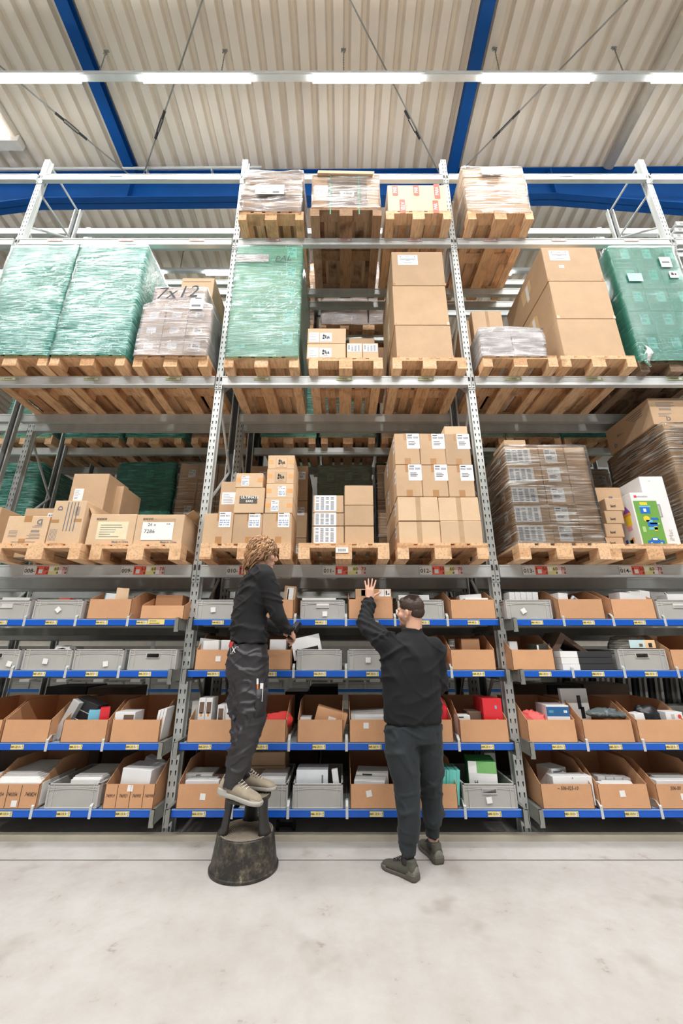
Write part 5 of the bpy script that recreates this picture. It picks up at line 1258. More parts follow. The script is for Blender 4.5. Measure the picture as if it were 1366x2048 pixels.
def tote_mesh(W, H=.165, D=.56, hole=False):
    m = M(); w = W/2; t = .004; iw = w-.012
    # body, slightly tapered
    def wall(pts): m.poly(pts)
    b0, b1 = [( -iw+.006, .010), (iw-.006, .010), (iw-.006, D-.010), (-iw+.006, D-.010)], [(-iw, .006), (iw, .006), (iw, D-.006), (-iw, D-.006)]
    for k in range(4):
        a, b = b0[k], b0[(k+1) % 4]; c, d = b1[(k+1) % 4], b1[k]
        if k == 0 and hole:
            hz0, hz1, hw = H*.60, H*.80, .052
            lerp = lambda z: .010-.004*z/H
            for (xa, xb, za, zb) in ((-iw, iw, .004, hz0), (-iw, iw, hz1, H), (-iw, -hw, hz0, hz1), (hw, iw, hz0, hz1)):
                m.poly([(xa, lerp(za), za), (xb, lerp(za), za), (xb, lerp(zb), zb), (xa, lerp(zb), zb)])
            for (xa, xb, za, zb) in ((-hw-.004, hw+.004, hz0-.004, hz0), (-hw-.004, hw+.004, hz1, hz1+.004), (-hw-.004, -hw, hz0, hz1), (hw, hw+.004, hz0, hz1)): m.box(xa, xb, .0, .01, za, zb, 1)
            continue
        m.poly([(a[0], a[1], .004), (b[0], b[1], .004), (c[0], c[1], H), (d[0], d[1], H)])
    m.poly([(x, y, .004) for x, y in b0])
    # inner faces
    m.box(-iw+.003, iw-.003, .012, D-.012, .006, .009)
    for y0, y1 in ((.010, .013), (D-.013, D-.010)):
        if hole and y0 < .1: continue
        m.box(-iw+.004, iw-.004, y0, y1, .006, H-.002)
    m.box(-iw, -iw+.003, .01, D-.01, .006, H-.002); m.box(iw-.003, iw, .01, D-.01, .006, H-.002)
    # rim and bands
    for (z0, z1, e) in ((H-.006, H, 0), (H-.026, H-.022, .003)):
        m.box(-w, w, e, .010, z0, z1, 1); m.box(-w, w, D-.01, D-e, z0, z1, 1); m.box(-w+e, -iw+.002, 0, D, z0, z1, 1); m.box(iw-.002, w-e, 0, D, z0, z1, 1)
    for k in (-1, 1):
        for x in (w-.010, w-.045): m.box(k*x-.0016, k*x+.0016, .001, .010, .004, H, 1)
        m.box(k*(w-.004)-.002, k*(w-.004)+.002, .0, .05, .004, H, 1)
    pts = [(x*(w-.012)/8, .003, H-.044+.012*(1-(x/8)**2)) for x in range(-8, 9)]
    m.tube(pts, .0018, 5, 1); m.box(-w+.01, w-.01, .002, .01, .003, .008, 1)
    return m
BINC = {}; 
def place_bin(b, l, x0, x1, label, kind='bin', stick=None, hf=.162, hb=.285, hole=False, Yo=0.0, yaw=0):
    z = SZ[l]+.002; y = SY+.004+Yo; X0, X1 = xof(x0, y, z), xof(x1, y, z); W = round(X1-X0, 3)
    if kind == 'bin':
        me = bin_mesh(W, hf, hb).mesh('cardboard_bin', BIN); o = link('cardboard_bin', me, None, ((X0+X1)/2, y, z), (0, 0, yaw)); tag(o, label, 'cardboard bin', 'cardboard bins on the picking shelves')
    else:
        k = (W, hole)
        if k not in BINC: BINC[k] = tote_mesh(W, hole=hole).mesh('plastic_tote', [GREY, GREY_L])
        o = link('plastic_tote', BINC[k], None, ((X0+X1)/2, y, z)); tag(o, label, 'plastic tote', 'grey totes on the picking shelves')
    if stick: sticker(o, stick[0], stick[1], stick[2] if len(stick) > 2 else 0)
    return o
def item(b, l, x0, x1, yt, dy, D, mt, label, cat='box', rz=0, ty=0, Z0=None, name=None, feats=(), group=None, tx=0, yref=None):
    # a packet standing in a bin, dy behind the shelf front; x0..x1 and top yt are read at its front face
    y = SY+dy; z0 = SZ[l]+.014 if Z0 is None else Z0; zt = zof(yt, y); X0, X1 = xof(x0, y, zt), xof(x1, y, zt)
    me = bevbox(X1-X0, D, zt-z0, .002, 0, RND); me.materials.append(mt)
    o = link(name or 'boxed_article', me, None, ((X0+X1)/2, y, z0), (tx, ty, rz)); tag(o, label, cat, group)
    W, H = X1-X0, zt-z0
    for f in feats:
        if f[0] == 'r': strip(o, (f[1]-.5)*W, f[3]*H, (f[2]-f[1])*W, (f[4]-f[3])*H, f[5], f[6] if len(f) > 6 else 'print')
        elif f[0] == 't': text(f[1], f[2], (f[3]-.5)*W, -.002, f[4]*H, f[5], o, .01, f[6] if len(f) > 6 else (PI/2, 0, 0))
    return o
G = place_bin
# left bay
G(0, 'A', -42, 53, 'grey tote cut by the left edge on the top picking shelf', 'tote', hole=True)
G(0, 'A', 62, 160, 'grey tote with a tilted white sticker on the top shelf of the left bay', 'tote', (.005, .08, .75))
G(0, 'A', 172, 258, 'cardboard bin holding a white box and a small brown box, top shelf of the left bay', hf=.17, hb=.26)
G(0, 'A', 279, 366, 'low-fronted cardboard bin with a carton behind, beside the left upright on the top shelf', hf=.115, hb=.20)
G(0, 'B', -64, 32, 'grey tote with a sticker cut by the left edge on the second shelf', 'tote', (.13, .05, .2), hole=True)
G(0, 'B', 40, 138, 'grey tote with white slips in it, second from the left on the second shelf', 'tote', (-.01, .07, .08))
G(0, 'B', 142, 242, 'grey tote with a white sticker low on its right, second shelf of the left bay', 'tote', (.07, .05, -.15))
G(0, 'B', 253, 350, 'grey tote with a white handle tag beside the left upright on the second shelf', 'tote', hole=True)
G(0, 'C', -95, -4, 'cardboard bin beyond the left edge on the third shelf')
G(0, 'C', 0, 94, 'empty cardboard bin at the left edge of the third shelf')
G(0, 'C', 119, 210, 'cardboard bin with a black box and a blue and red packet')
G(0, 'C', 218, 316, 'cardboard bin with a small white box beside the left upright, third shelf')
bn = G(0, 'D', -30, 70, 'cardboard bin marked 740356 and 740824 with large white envelopes', stick=(.02, .035))
text('740356', .034, -.01, -.003, .095, INK, bn, 0, (PI/2, 0, 0), .3, .8); text('740824', .036, .13, -.003, .095, INK, bn, 0, (PI/2, 0, 0), .3, .8); text('740354', .034, -.11, -.003, .095, INK, bn, 0, (PI/2, 0, 0), .3, .7)
for x in (-.05, .055, -.13): obj('pen_line', M().box(x, x+.002, -.003, 0, .01, .155), INK, bn)
G(0, 'D', 87, 192, 'grey tote with white papers on the bottom shelf of the left bay', 'tote')
bn = G(0, 'D', 204, 305, 'cardboard bin marked with four numbers from 740919 to 740998', stick=(.0, .135, .05))
for s, x in (('740919', -.145), ('740921', -.045), ('740995', .055), ('740998', .150)): text(s, .030, x, -.003, .085, INK, bn, 0, (PI/2, 0, 0), .3, .75)
for x in (-.095, .005, .105): obj('pen_line', M().box(x, x+.002, -.003, 0, .01, .155), INK, bn)
# middle bay
G(1, 'A', 390, 482, 'grey tote with a white sticker left of the person on the stool, top shelf', 'tote', (-.05, .08, -.1))
G(1, 'A', 495, 586, 'cardboard bin with a labelled carton, top shelf right of the person on the stool', hf=.165, hb=.22)
G(1, 'A', 600, 690, 'grey tote with a handle opening and a sticker below it, top shelf of the middle bay', 'tote', (.02, .045), hole=True)
bin_reach = G(1, 'A', 697, 787, 'cardboard bin the raised hand reaches into, top shelf', hf=.17, hb=.25)
G(1, 'A', 797, 890, 'grey tote behind the head of the person with short hair', 'tote', (-.20, .06))
G(1, 'A', 903, 993, 'cardboard bin with two flat white boxes beside the right upright, top shelf', hf=.165, hb=.26)
G(1, 'B', 388, 480, 'cardboard bin with white boxes and a sticker left of the person on the stool, second shelf', stick=(-.0, .09))
G(1, 'B', 488, 581, 'cardboard bin half hidden behind the waist of the person on the stool')
G(1, 'B', 592, 684, 'grey tote with a tilted white computer box, second shelf', 'tote')
G(1, 'B', 695, 788, 'grey tote with a centred sticker beside the back of the reaching person, second shelf', 'tote', (-.02, .08))
G(1, 'B', 800, 891, 'cardboard bin mostly hidden behind the reaching person, second shelf')
G(1, 'B', 904, 993, 'cardboard bin with grey film and a brown carton beside the right upright, second shelf')
G(1, 'C', 373, 462, 'cardboard bin with narrow white boxes with pictures, third shelf of the middle bay')
G(1, 'C', 478, 571, 'cardboard bin with red fabric, third shelf right of the legs on the stool')
G(1, 'C', 594, 686, 'cardboard bin with a slanted brown carton with a white label, third shelf')
G(1, 'C', 699, 792, 'cardboard bin with flat white boxes and a sticker, third shelf left of the standing person', stick=(-.05, .12))
G(1, 'C', 815, 908, 'cardboard bin with red plastic packages half hidden by the standing person')
G(1, 'C', 922, 1020, 'cardboard bin with a tall red box beside the right upright, third shelf')
G(1, 'D', 351, 450, 'cardboard bin with flat white boxes and a sticker left of the kick stool', stick=(.01, .08, .05))
G(1, 'D', 480, 574, 'grey tote behind the kick stool on the bottom shelf', 'tote')
G(1, 'D', 584, 686, 'grey tote with a clear plastic box right of the kick stool', 'tote')
G(1, 'D', 701, 800, 'cardboard bin with flat boxes and a tilted sticker left of the standing legs', stick=(-.045, .10, -.2))
G(1, 'D', 814, 917, 'cardboard bin with turquoise boxes behind the standing legs')
G(1, 'D', 929, 1037, 'grey tote with a green box and a sticker under its handle beside the right upright', 'tote', (-.01, .058, -.1), hole=True)
# right bay
G(2, 'A', 1015, 1107, 'grey tote with a row of white boxes and a tilted sticker, top shelf of the right bay', 'tote', (-.05, .07, -.5))
G(2, 'A', 1121, 1212, 'cardboard bin with a white box at its left, top shelf of the right bay', hf=.17, hb=.27)
G(2, 'A', 1228, 1315, 'cardboard bin with three leaning white boxes, top shelf of the right bay', hf=.17, hb=.27)
G(2, 'A', 1320, 1412, 'grey tote cut by the right edge with a handle opening', 'tote', hole=True)
G(2, 'B', 1027, 1112, 'creased cardboard bin beside the right upright on the second shelf')
G(2, 'B', 1243, 1340, 'grey tote holding a film-wrapped clear package, second shelf of the right bay', 'tote', hole=True)
G(2, 'B', 1349, 1440, 'cardboard bin cut by the right edge on the second shelf')
G(2, 'C', 1059, 1157, 'cardboard bin with salmon fabric and a blue-topped box')
G(2, 'C', 1171, 1272, 'cardboard bin with grey bags and an upright white box')
G(2, 'C', 1281, 1380, 'cardboard bin with black gloves and a white box with a red dot')
bn = G(2, 'D', 1087, 1191, 'cardboard bin handwritten 506-025-10 with white boxes')
text('~ 506-025-10', .034, .01, -.003, .135, INK, bn, 0, (PI/2, 0, 0), .3, .85)
G(2, 'D', 1203, 1304, 'cardboard bin with small white cartons and a sticker, bottom shelf of the right bay', stick=(-.01, .10, -.05))
bn = G(2, 'D', 1321, 1425, 'cardboard bin handwritten 506 cut by the right edge, bottom shelf', stick=(.0, .08))
text('506-00', .034, -.05, -.003, .135, INK, bn, 0, (PI/2, 0, 0), .3, .85)
I = item
# contents: left bay
I(0, 'A', 205, 243, 1187, .06, .16, WBOX, 'white box with a blue edge leaning in the bin on the top shelf, left bay', rz=-.2, ty=.1, feats=(('r', 0, .05, 0, 1, LBLUE),))
I(0, 'A', 236, 258, 1176, .03, .10, CARD_L, 'small brown carton on end beside the white box, top shelf of the left bay', rz=.5)
I(0, 'A', 313, 366, 1190, .22, .20, BIN, 'brown carton standing in the low-fronted bin, top shelf', feats=(('r', .64, .94, .1, .5, WHITE, 'shipping_label'),))
I(0, 'A', 5, 60, 1195, .10, .4, PAPER, 'white papers in the tote at the left edge of the top shelf')
I(0, 'A', 118, 140, 1196, .2, .1, RED, 'red folder edge showing in the tote on the top shelf')
I(0, 'B', 100, 122, 1292, .1, .2, PAPER, 'folded white slip sticking out of the tote on the second shelf, left', ty=.3)
I(0, 'B', 122, 147, 1294, .1, .2, WBOX, 'white paper corner sticking up beside the folded slip', ty=-.2)
I(0, 'C', 118, 136, 1393, .10, .05, GBOX, 'silver edged end of the black device box', ty=.45, rz=-.2)
I(0, 'C', 133, 186, 1398, .12, .12, BLACK, 'black glossy device box slanted in the bin, third shelf of the left bay', ty=.30, rz=-.2, feats=(('r', .2, .45, .45, .47, WHITE), ('r', .2, .9, .7, .72, GBOX)))
I(0, 'C', 180, 202, 1421, .04, .14, LBLUE, 'light blue packet in the bin with the black device box', rz=.5)
I(0, 'C', 203, 220, 1416, .06, .12, REDP, 'dark red packet beside the light blue packet', rz=.5)
I(0, 'C', 231, 271, 1424, .03, .16, WBOX, 'white box with small blue pictures in the bin beside the left upright', feats=(('r', .45, .95, .3, .9, BROWNP), ('r', .55, .65, .5, .65, LBLUE), ('r', .75, .85, .5, .65, LBLUE)))
for k in range(3): I(0, 'C', 311+k*6, 316+k*6, 1420-k*2, .03, .16, WBOX, 'narrow white box at the right end of the bin beside the left upright, %s' % ['left one', 'middle one', 'right one'][k], ty=.12)
for k in range(6): I(0, 'D', -5+k*.7, 86-k*2, 1565-k*4, .03+k*.02, .40, PAPER, 'large white envelope in the bin marked 740824, layer %s' % ['lowest', 'second', 'third', 'fourth', 'fifth', 'topmost'][k], 'envelope', group='white envelopes in the numbered bin', Z0=SZ['D']+.014)
for k in range(3): I(0, 'D', 142+k*4, 200+k*3, 1559-k*4, .06+k*.03, .35, PAPER, 'stack of white papers in the tote on the bottom shelf, layer %s' % ['lower', 'middle', 'upper'][k], 'paper', group='papers in the bottom tote')
I(0, 'D', 241, 303, 1538, .04, .22, WBOX, 'upright white box leaning in the bin with four numbers', ty=.05, rz=-.12)
I(0, 'D', 268, 325, 1520, .30, .10, PAPER, 'tilted flat white box behind the white box in the bin with four numbers', ty=.38)
# middle bay
I(1, 'A', 565, 588, 1172, .08, .10, CARD, 'narrow brown carton with a white barcode label standing in the bin, top shelf', ty=.08, feats=(('r', .25, .8, .35, .95, WHITE, 'shipping_label'), ('r', .3, .4, .45, .9, INK)))
I(1, 'A', 604, 672, 1196, .06, .35, PAPER, 'crumpled white paper in the tote with a handle opening, top shelf', feats=())
# carton under the hand and white labels
I(1, 'A', 711, 782, 1178, .03, .20, BIN, 'flat brown carton with white labels under the raised hand', Z0=zof(1201, SY+.03), feats=(('r', .02, .30, .35, .95, TAPE_C, 'packing_tape'), ('r', .16, .28, .40, .92, WHITE, 'shipping_label'), ('r', .66, .80, .35, .96, WHITE, 'shipping_label'), ('r', .82, .98, .35, .96, PAPER, 'shipping_label'), ('r', .85, .88, .45, .85, INK), ('r', .9, .95, .5, .6, INK)))
I(1, 'A', 711, 782, 1202, .05, .20, CARD, 'brown carton beneath the carton under the raised hand')
I(1, 'A', 797, 858, 1190, .08, .18, WBOX, 'long white box with grey marks in the tote behind the short-haired head', feats=(('r', .05, .15, .4, .6, INKG), ('r', .78, .86, .3, .8, INKG)))
I(1, 'A', 921, 965, 1189, .10, .12, WBOX, 'flat white box with a blue dot, rear of the two in the bin beside the right upright', ty=-.06, feats=(('r', .48, .54, .60, .70, LBLUE),))
I(1, 'A', 930, 976, 1196, .03, .08, PAPER, 'flat white box with a blue dot, front of the two in the bin beside the right upright', feats=(('r', .48, .54, .80, .90, LBLUE),))
I(1, 'B', 395, 440, 1278, .10, .10, WBOX, 'white box leaning in the bin left of the person on the stool, second shelf', ty=.1)
I(1, 'B', 410, 441, 1281, .04, .05, PAPER, 'front white box with faint print in the bin left of the person on the stool', ty=-.06)
I(1, 'B', 443, 480, 1280, .06, .12, WBOX, 'white box right of the printed one, beside the person on the stool')
I(1, 'B', 540, 572, 1279, .05, .2, WBOX, 'white box below the hand with the scanner, second shelf')
cb_ = I(1, 'B', 590, 647, 1272, .05, .24, WBOX, 'large white computer box with a colourful screen picture tilted in the tote', ty=-.22, rz=.12, Z0=SZ['B']+.10, name='computer_box')
m_ = M(); m_.box(-.10, .095, -.002, -.001, .008, .080, 0); obj('picture', m_, BLACK, cb_)
m_ = M(); m_.prism([(-.08, .012), (-.02, .04), (.04, .062), (.0, .03), (-.05, .012)], 1, -.0035, -.002, 0); m_.prism([(-.05, .012), (.0, .03), (.05, .055), (.03, .028), (-.02, .012)], 1, -.0035, -.002, 1); m_.prism([(.05, .012), (.085, .012), (.085, .05), (.06, .045)], 1, -.0035, -.002, 2); obj('picture', m_, [cr_, cy_, mat('print_bright_green', (.05, .55, .2), .4)], cb_)
I(1, 'B', 922, 958, 1277, .12, .20, BIN, 'brown carton in the bin beside the right upright on the second shelf', ty=0)
m_ = M(); rn = random.Random(9); m_.loft([((.01*rn.random(), 0, z_*.2), (.045-.02*z_+.01*rn.random(), 0, 0), (0, .035+.01*rn.random(), 0)) for z_ in (0, .3, .6, .9, 1.2)], 14); o = obj('crumpled_film', m_, FC, None, (xof(905, 3.66, 1.3), 3.68, SZ['B']+.012), smooth=True); tag(o, 'crumpled grey film standing in the bin beside the right upright', 'film')
for k in range(2):
    I(1, 'C', 399+k*14, 412+k*14, 1396, .05, .16, WBOX, 'tall narrow white box with a dark picture, %s of the pair on the third shelf' % ['left', 'right'][k], feats=(('r', .15, .85, .62, .9, BROWNP), ('r', .35, .65, .55, .65, co_)))
I(1, 'C', 385, 399, 1402, .12, .14, GBOX, 'grey narrow box left of the pair with dark pictures')
I(1, 'C', 436, 450, 1410, .04, .16, WBOX, 'tall narrow white box with a dark picture right of the pair', feats=(('r', .15, .85, .55, .9, BROWNP), ('r', .35, .65, .45, .6, co_)))
I(1, 'C', 450, 466, 1409, .06, .16, PAPER, 'plain white box beside the leg of the person on the stool')
I(1, 'C', 624, 686, 1420, .06, .16, BIN, 'brown carton slanting down to the right with a white square sticker', ty=.26, Z0=SZ['C']+.06, feats=(('r', .42, .66, .10, .72, PAPER, 'sticker'), ('r', .70, .98, .08, .22, WHITE)))
I(1, 'C', 600, 622, 1436, .1, .15, WBOX, 'white box low at the left of the slanting carton')
I(1, 'C', 703, 790, 1424, .16, .20, PAPER, 'long flat white box, rear one in the bin left of the standing person', ty=-.05)
I(1, 'C', 709, 792, 1432, .05, .08, WBOX, 'long flat white box, front one in the bin left of the standing person')
for k, (a, b_, yt, r_) in enumerate(((869, 882, 1408, -.30), (884, 902, 1388, -.16))):
    y = SY+.10+.04*k; X0, X1 = xof(a, y, .9), xof(b_, y, .9); zt = zof(yt, y)-SZ['C']-.02
    m_ = M(); m_.loft([((-.03*1, 0, 0), (.045, 0, 0), (0, .03, 0)), ((-.03, 0, zt*.35), (.045, 0, 0), (0, .035, 0)), ((-.01, 0, zt*.7), (.03, 0, 0), (0, .02, 0)), ((-.03, 0, zt), (.010, 0, 0), (0, .008, 0))], 14)
    o = obj('red_package', m_, mat('red_film', (.68, .035, .05), .2), None, ((X0+X1)/2+.02, y, SZ['C']+.02), (0, r_, 0), smooth=True); tag(o, 'shiny red plastic package in the bin beside the standing person, %s' % ['lower left one', 'taller right one'][k], 'package', 'red packages')
rb_ = I(1, 'C', 964, 1002, 1397, .06, .20, REDP, 'tall red box with white lettering in the bin beside the right upright', feats=(('r', .62, .72, .74, .82, LBLUE),))
text('Goede', .022, .028, -.003, .12, WHITE, rb_, 0, (PI/2, PI/2, 0))
I(1, 'C', 954, 964, 1393, .20, .12, REDP, 'narrow red box left behind the tall red box')
I(1, 'C', 914, 940, 1431, .05, .1, WBOX, 'small white carton with black print at the left of the red box bin', feats=(('r', .1, .5, .9, .95, INK),))
I(1, 'C', 937, 962, 1424, .10, .2, BROWNP, 'dark brown carton between the white carton and the red box')
I(1, 'D', 370, 425, 1548, .14, .2, PAPER, 'flat white box with a small black word, rear one left of the kick stool', feats=(('t', 'APPS', .02, .5, .95, INK),))
I(1, 'D', 378, 435, 1556, .09, .05, GBOX, 'flat grey box with a small black word, middle one left of the kick stool', feats=(('t', 'AATT', .018, .6, .95, INK),))
I(1, 'D', 371, 438, 1561, .03, .05, WBOX, 'flat white box, front one left of the kick stool')
I(1, 'D', 425, 452, 1552, .14, .3, BROWNP, 'brown carton at the right of the flat white boxes left of the stool')
I(1, 'D', 520, 571, 1556, .05, .3, WBOX, 'flat white box in the tote behind the kick stool')
I(1, 'D', 520, 566, 1552, .12, .2, PAPER, 'second flat white box at the back of the tote behind the kick stool')
lc = carton(xof(500, 3.86, .45), xof(572, 3.86, .45), 3.84, .3, SZ['D']+.01, zof(1532, 3.84), 'brown carton with pale tape behind the kick stool, lower of two', CARD, feats=(('patch', .0, .80, .28, .03, TAPE_C, 'packing_tape'), ('text', 'acworx', .026, .3, .9, INKG)))
carton(xof(504, 3.86, .55), xof(571, 3.86, .55), 3.85, .28, zof(1532, 3.84), SZ['C']-.125, 'brown carton on top of the taped carton behind the kick stool', CARD)
I(1, 'D', 593, 656, 1540, .06, .16, mat('clear_plastic_box', (.78, .82, .86), .12), 'clear plastic box with a white insert in the tote right of the kick stool', feats=(('r', .80, .85, .6, .85, INKG), ('r', .02, .98, .35, .40, WHITE)))
I(1, 'D', 672, 684, 1539, .04, .05, WBOX, 'narrow white box leaning at the right end of the tote right of the stool', ty=-.15)
for k in range(3): I(1, 'D', 708+k*2, 770+k*3, 1562-k*8, .04+.04*k, .2, [WBOX, GBOX, PAPER][k], 'flat printed box in the bin left of the standing legs, %s layer' % ['bottom', 'middle', 'top'][k], rz=-.12, feats=(('r', .2, .5, .9, .97, BLACK),) if k == 2 else ())
for k in range(6): I(1, 'D', 873+k*7-(k > 2)*1, 879+k*7, 1541-(k % 2), .04, .20, TEAL, 'turquoise box in the bin behind the standing legs, %s from the left' % ['first', 'second', 'third', 'fourth', 'fifth', 'sixth'][k], group='turquoise boxes', ty=.1)
gb = I(1, 'D', 936, 990, 1523, .05, .22, GREEN, 'green and white box with a black letter in the tote beside the right upright', rz=-.15, feats=(('r', 0, 1, 0, .72, WBOX), ('r', .30, 1, .72, 1, LGREEN), ('r', 0, .3, .72, 1, WHITE), ('t', 'H', .04, .25, .50, INK)))
I(1, 'D', 968, 990, 1506, .32, .1, GBOX, 'tall grey panel standing behind the green box')
# right bay
for k in range(5): I(2, 'A', 1015+k*11.6, 1026+k*11.6, 1184, .08, .14, WBOX, 'white narrow box in the row of five on the top right shelf, %s' % ['leftmost', 'second', 'middle', 'fourth', 'rightmost'][k], group='row of five white boxes', ty=.06)
I(2, 'A', 1016, 1105, 1200, .07, .3, BROWNP, 'brown tray under the row of five white boxes', Z0=SZ['A']+.02)
I(2, 'A', 1113, 1134, 1186, .04, .12, WBOX, 'white box with print in the bin at the top right shelf', rz=.2, ty=.05)
m_ = M(); m_.tube([(0, 0, 0), (.03, .0, .04), (.06, .01, .02), (.10, .02, .01)], [.012, .018, .014, .006], 8); o = obj('crumpled_bag', m_, mat('grey_blue_film', (.45, .5, .56), .3), None, (xof(1140, 3.62, 1.78), 3.62, 1.755), smooth=True); tag(o, 'crumpled grey-blue bag beside the white box on the top right shelf', 'bag')
for k in range(3): I(2, 'A', 1233+k*20, 1256+k*19, 1185-k*2, .05+.01*k, .14, WBOX, 'leaning white box in the bin of three, %s one' % COLN[3][k], group='three leaning white boxes', ty=.12, rz=.1)
I(2, 'A', 1300, 1328, 1184, .18, .14, GBOX, 'grey carton behind the tote at the right edge of the top shelf')
I(2, 'A', 1333, 1400, 1188, .06, .2, WBOX, 'white box with a black outline in the tote at the right edge')
I(2, 'B', 1018, 1034, 1283, .08, .1, WBOX, 'white box at the left of the creased bin, second shelf of the right bay')
I(2, 'B', 1070, 1103, 1288, .05, .12, mat('dark_green_box', (.045, .05, .04), .3), 'small dark box with a white end in the creased bin', rz=.3, feats=(('r', 0, .12, .75, .95, WHITE),))
fl = M(); fl.prism([(-.14, -.10), (.0, .10), (.28, -.12), (.26, -.15), (.02, .04), (-.10, -.13)], 1, 0, .30); o = obj('cardboard_flap', fl, BROWNP, None, (xof(1122, 3.72, 1.5), 3.72, 1.40)); tag(o, 'dark folded cardboard standing above the stack of three flat boxes', 'cardboard')
z = SZ['B']+.002
for k in range(3):
    z1 = z+[.048, .052, .050][k]; X0, X1 = xof(1127-2*k, SY+.01, z), xof(1231-2*k, SY+.01, z)
    me = bevbox(X1-X0, .36, z1-z-.002, .003, 0, RND); me.materials.append(BLACKM); o = link('flat_box', me, None, ((X0+X1)/2, SY+.01+.006*k, z)); tag(o, 'flat black box with a white sleeve end, %s of the stack of three' % ROWN[3][k], 'box', 'stack of three flat boxes')
    m_ = M(); W = X1-X0; m_.box(-W/2-.0008, -W/2+W*.33, -.001, .34, .001, z1-z-.001); obj('white_sleeve', m_, WBOX, o); z = z1
pk = M(); rings = []
for k, (z_, a, b_) in enumerate(((0, .17, .10), (.05, .18, .12), (.10, .175, .11), (.14, .16, .09), (.17, .13, .06), (.185, .07, .03))): rings.append(((.006*math.sin(k*2), .12, z_), (a, .01*math.sin(k), 0), (0, b_, 0)))
pk.loft(rings, 24); o = blob('film_package', pk, film('dull_film', (.60, .55, .42), (.30, .27, .19), .40, .4), .012, 2, folds(.012, (9, 9, 9), .4, 3)); o.location = (xof(1262, 3.7, 1.4), 3.62, SZ['B']+.10); tag(o, 'crumpled film-wrapped package in the tote on the second shelf of the right bay', 'package')
m_ = M(); m_.box(-.11, .02, -.002, 0, 0, .065, 0); m_.box(.02, .11, -.002, 0, 0, .065, 1); m_.box(-.03, .0, -.003, -.002, .01, .035, 2); m_.box(.05, .08, -.003, -.002, .005, .04, 3); o2 = obj('package_card', m_, [mat('pale_blue_card', (.55, .72, .74), .4), mat('pale_orange_card', (.80, .55, .32), .4), BROWNP, INK], None, (xof(1284, 3.6, 1.4), 3.598, zof(1296, 3.6))); tag(o2, 'pale blue and orange printed card on the film-wrapped package', 'card')
fb = M(); fb.ball((0, 0, .07), (.10, .08, .09)); fb.ball((.06, 0, .05), (.08, .07, .06)); fb.ball((-.05, .02, .10), (.05, .05, .07))
o = blob('folded_fabric', fb, SALMON, .008, 2, folds(.022, (14, 14, 9), .9, 2)); o.location = (xof(1070, 3.66, .85), 3.68, SZ['C']+.05); tag(o, 'crumpled salmon fabric in the bin on the third shelf of the right bay', 'fabric')
fb = M(); fb.ball((0, 0, .05), (.13, .08, .06)); fb.ball((.04, 0, .07), (.07, .06, .05))
o = blob('folded_fabric', fb, mat('red_fabric', (.72, .05, .045), .8), .008, 2, folds(.018, (12, 12, 14), .6, 7)); o.location = (xof(555, 3.66, .85), 3.68, SZ['C']+.09); tag(o, 'folded red fabric in the bin right of the legs on the stool', 'fabric')
I(2, 'C', 1092, 1136, 1411, .04, .22, WBOX, 'white box with a dark blue top band in the salmon fabric bin', rz=-.05, feats=(('r', 0, 1, .68, .96, DBLUE), ('r', .1, .3, .78, .86, LBLUE), ('r', .75, .9, .78, .86, WHITE), ('r', .6, .62, 0, .5, INK)))
I(2, 'C', 1119, 1172, 1377, .22, .04, PAPER, 'upright white box with a black slanted picture, third shelf of the right bay', feats=(('r', .58, .72, .55, .85, BLACK), ('r', .66, .80, .35, .60, BLACK)))
fb = M(); fb.ball((-.05, 0, .03), (.11, .06, .03)); fb.ball((.06, 0, .02), (.11, .06, .025)); fb.ball((0, .02, .05), (.10, .06, .02))
o = blob('grey_bags', fb, mat('grey_bag', (.12, .15, .155), .35), .007, 2, folds(.010, (14, 8, 22), .2, 3)); o.location = (xof(1210, 3.65, .85), 3.65, zof(1436, 3.62)-.0); tag(o, 'folded grey plastic bags in the third shelf bin of the right bay', 'bags')
fb = M(); fb.ball((0, 0, .10), (.09, .06, .10)); fb.ball((.08, 0, .06), (.07, .05, .06)); fb.ball((-.06, .02, .14), (.04, .04, .06))
o = blob('black_glove', fb, BLACK, .008, 2, folds(.014, (11, 11, 11), .5, 1)); o.location = (xof(1300, 3.68, .85), 3.70, SZ['C']+.06); tag(o, 'black leather gloves in the third shelf bin at the right', 'gloves')
I(2, 'C', 1272, 1292, 1427, .03, .1, WBOX, 'white folded card left of the black gloves', ty=-.1)
wb = I(2, 'C', 1330, 1364, 1424, .03, .12, WBOX, 'white box with a red dot and a small print beside the black gloves', feats=(('r', .3, .5, .75, .92, GBOX),))
m_ = M(); m_.poly([(.015*math.cos(2*PI*k/16), -.002, .015*math.sin(2*PI*k/16)) for k in range(16)]); obj('red_dot', m_, cr_, wb, (.04, 0, .17))
I(2, 'D', 1098, 1136, 1536, .16, .16, WBOX, 'white box with printed drawing at the back of the 506-025-10 bin', rz=.35, feats=(('r', .1, .7, .86, .92, INKG), ('r', .3, .8, .70, .73, INK)))
I(2, 'D', 1104, 1184, 1553, .03, .10, WBOX, 'long white box with a tiny black mark at the front of the 506-025-10 bin', rz=.04, feats=(('r', .49, .52, .93, .96, INK),))
for k in range(4): I(2, 'D', 1195+k*17, 1210+k*17, 1553+k, .14, .10, WBOX if k % 2 else PAPER, 'small white carton in the rear row of the bottom right bin, %s' % ['leftmost', 'second', 'third', 'rightmost'][k], group='small white cartons in the bottom right bin')
for k in range(2): I(2, 'D', 1200+k*8, 1266-k*2, 1567-k*3, .03+k*.04, .06, PAPER, 'thin white folder lying at the front of the bottom right bin, %s one' % ['lower', 'upper'][k])
I(2, 'D', 1312, 1380, 1561, .04, .1, WBOX, 'white flat box with a line of print in the bin at the bottom right edge')
I(2, 'D', 1310, 1390, 1553, .16, .1, PAPER, 'second white flat box behind in the bin at the bottom right edge')
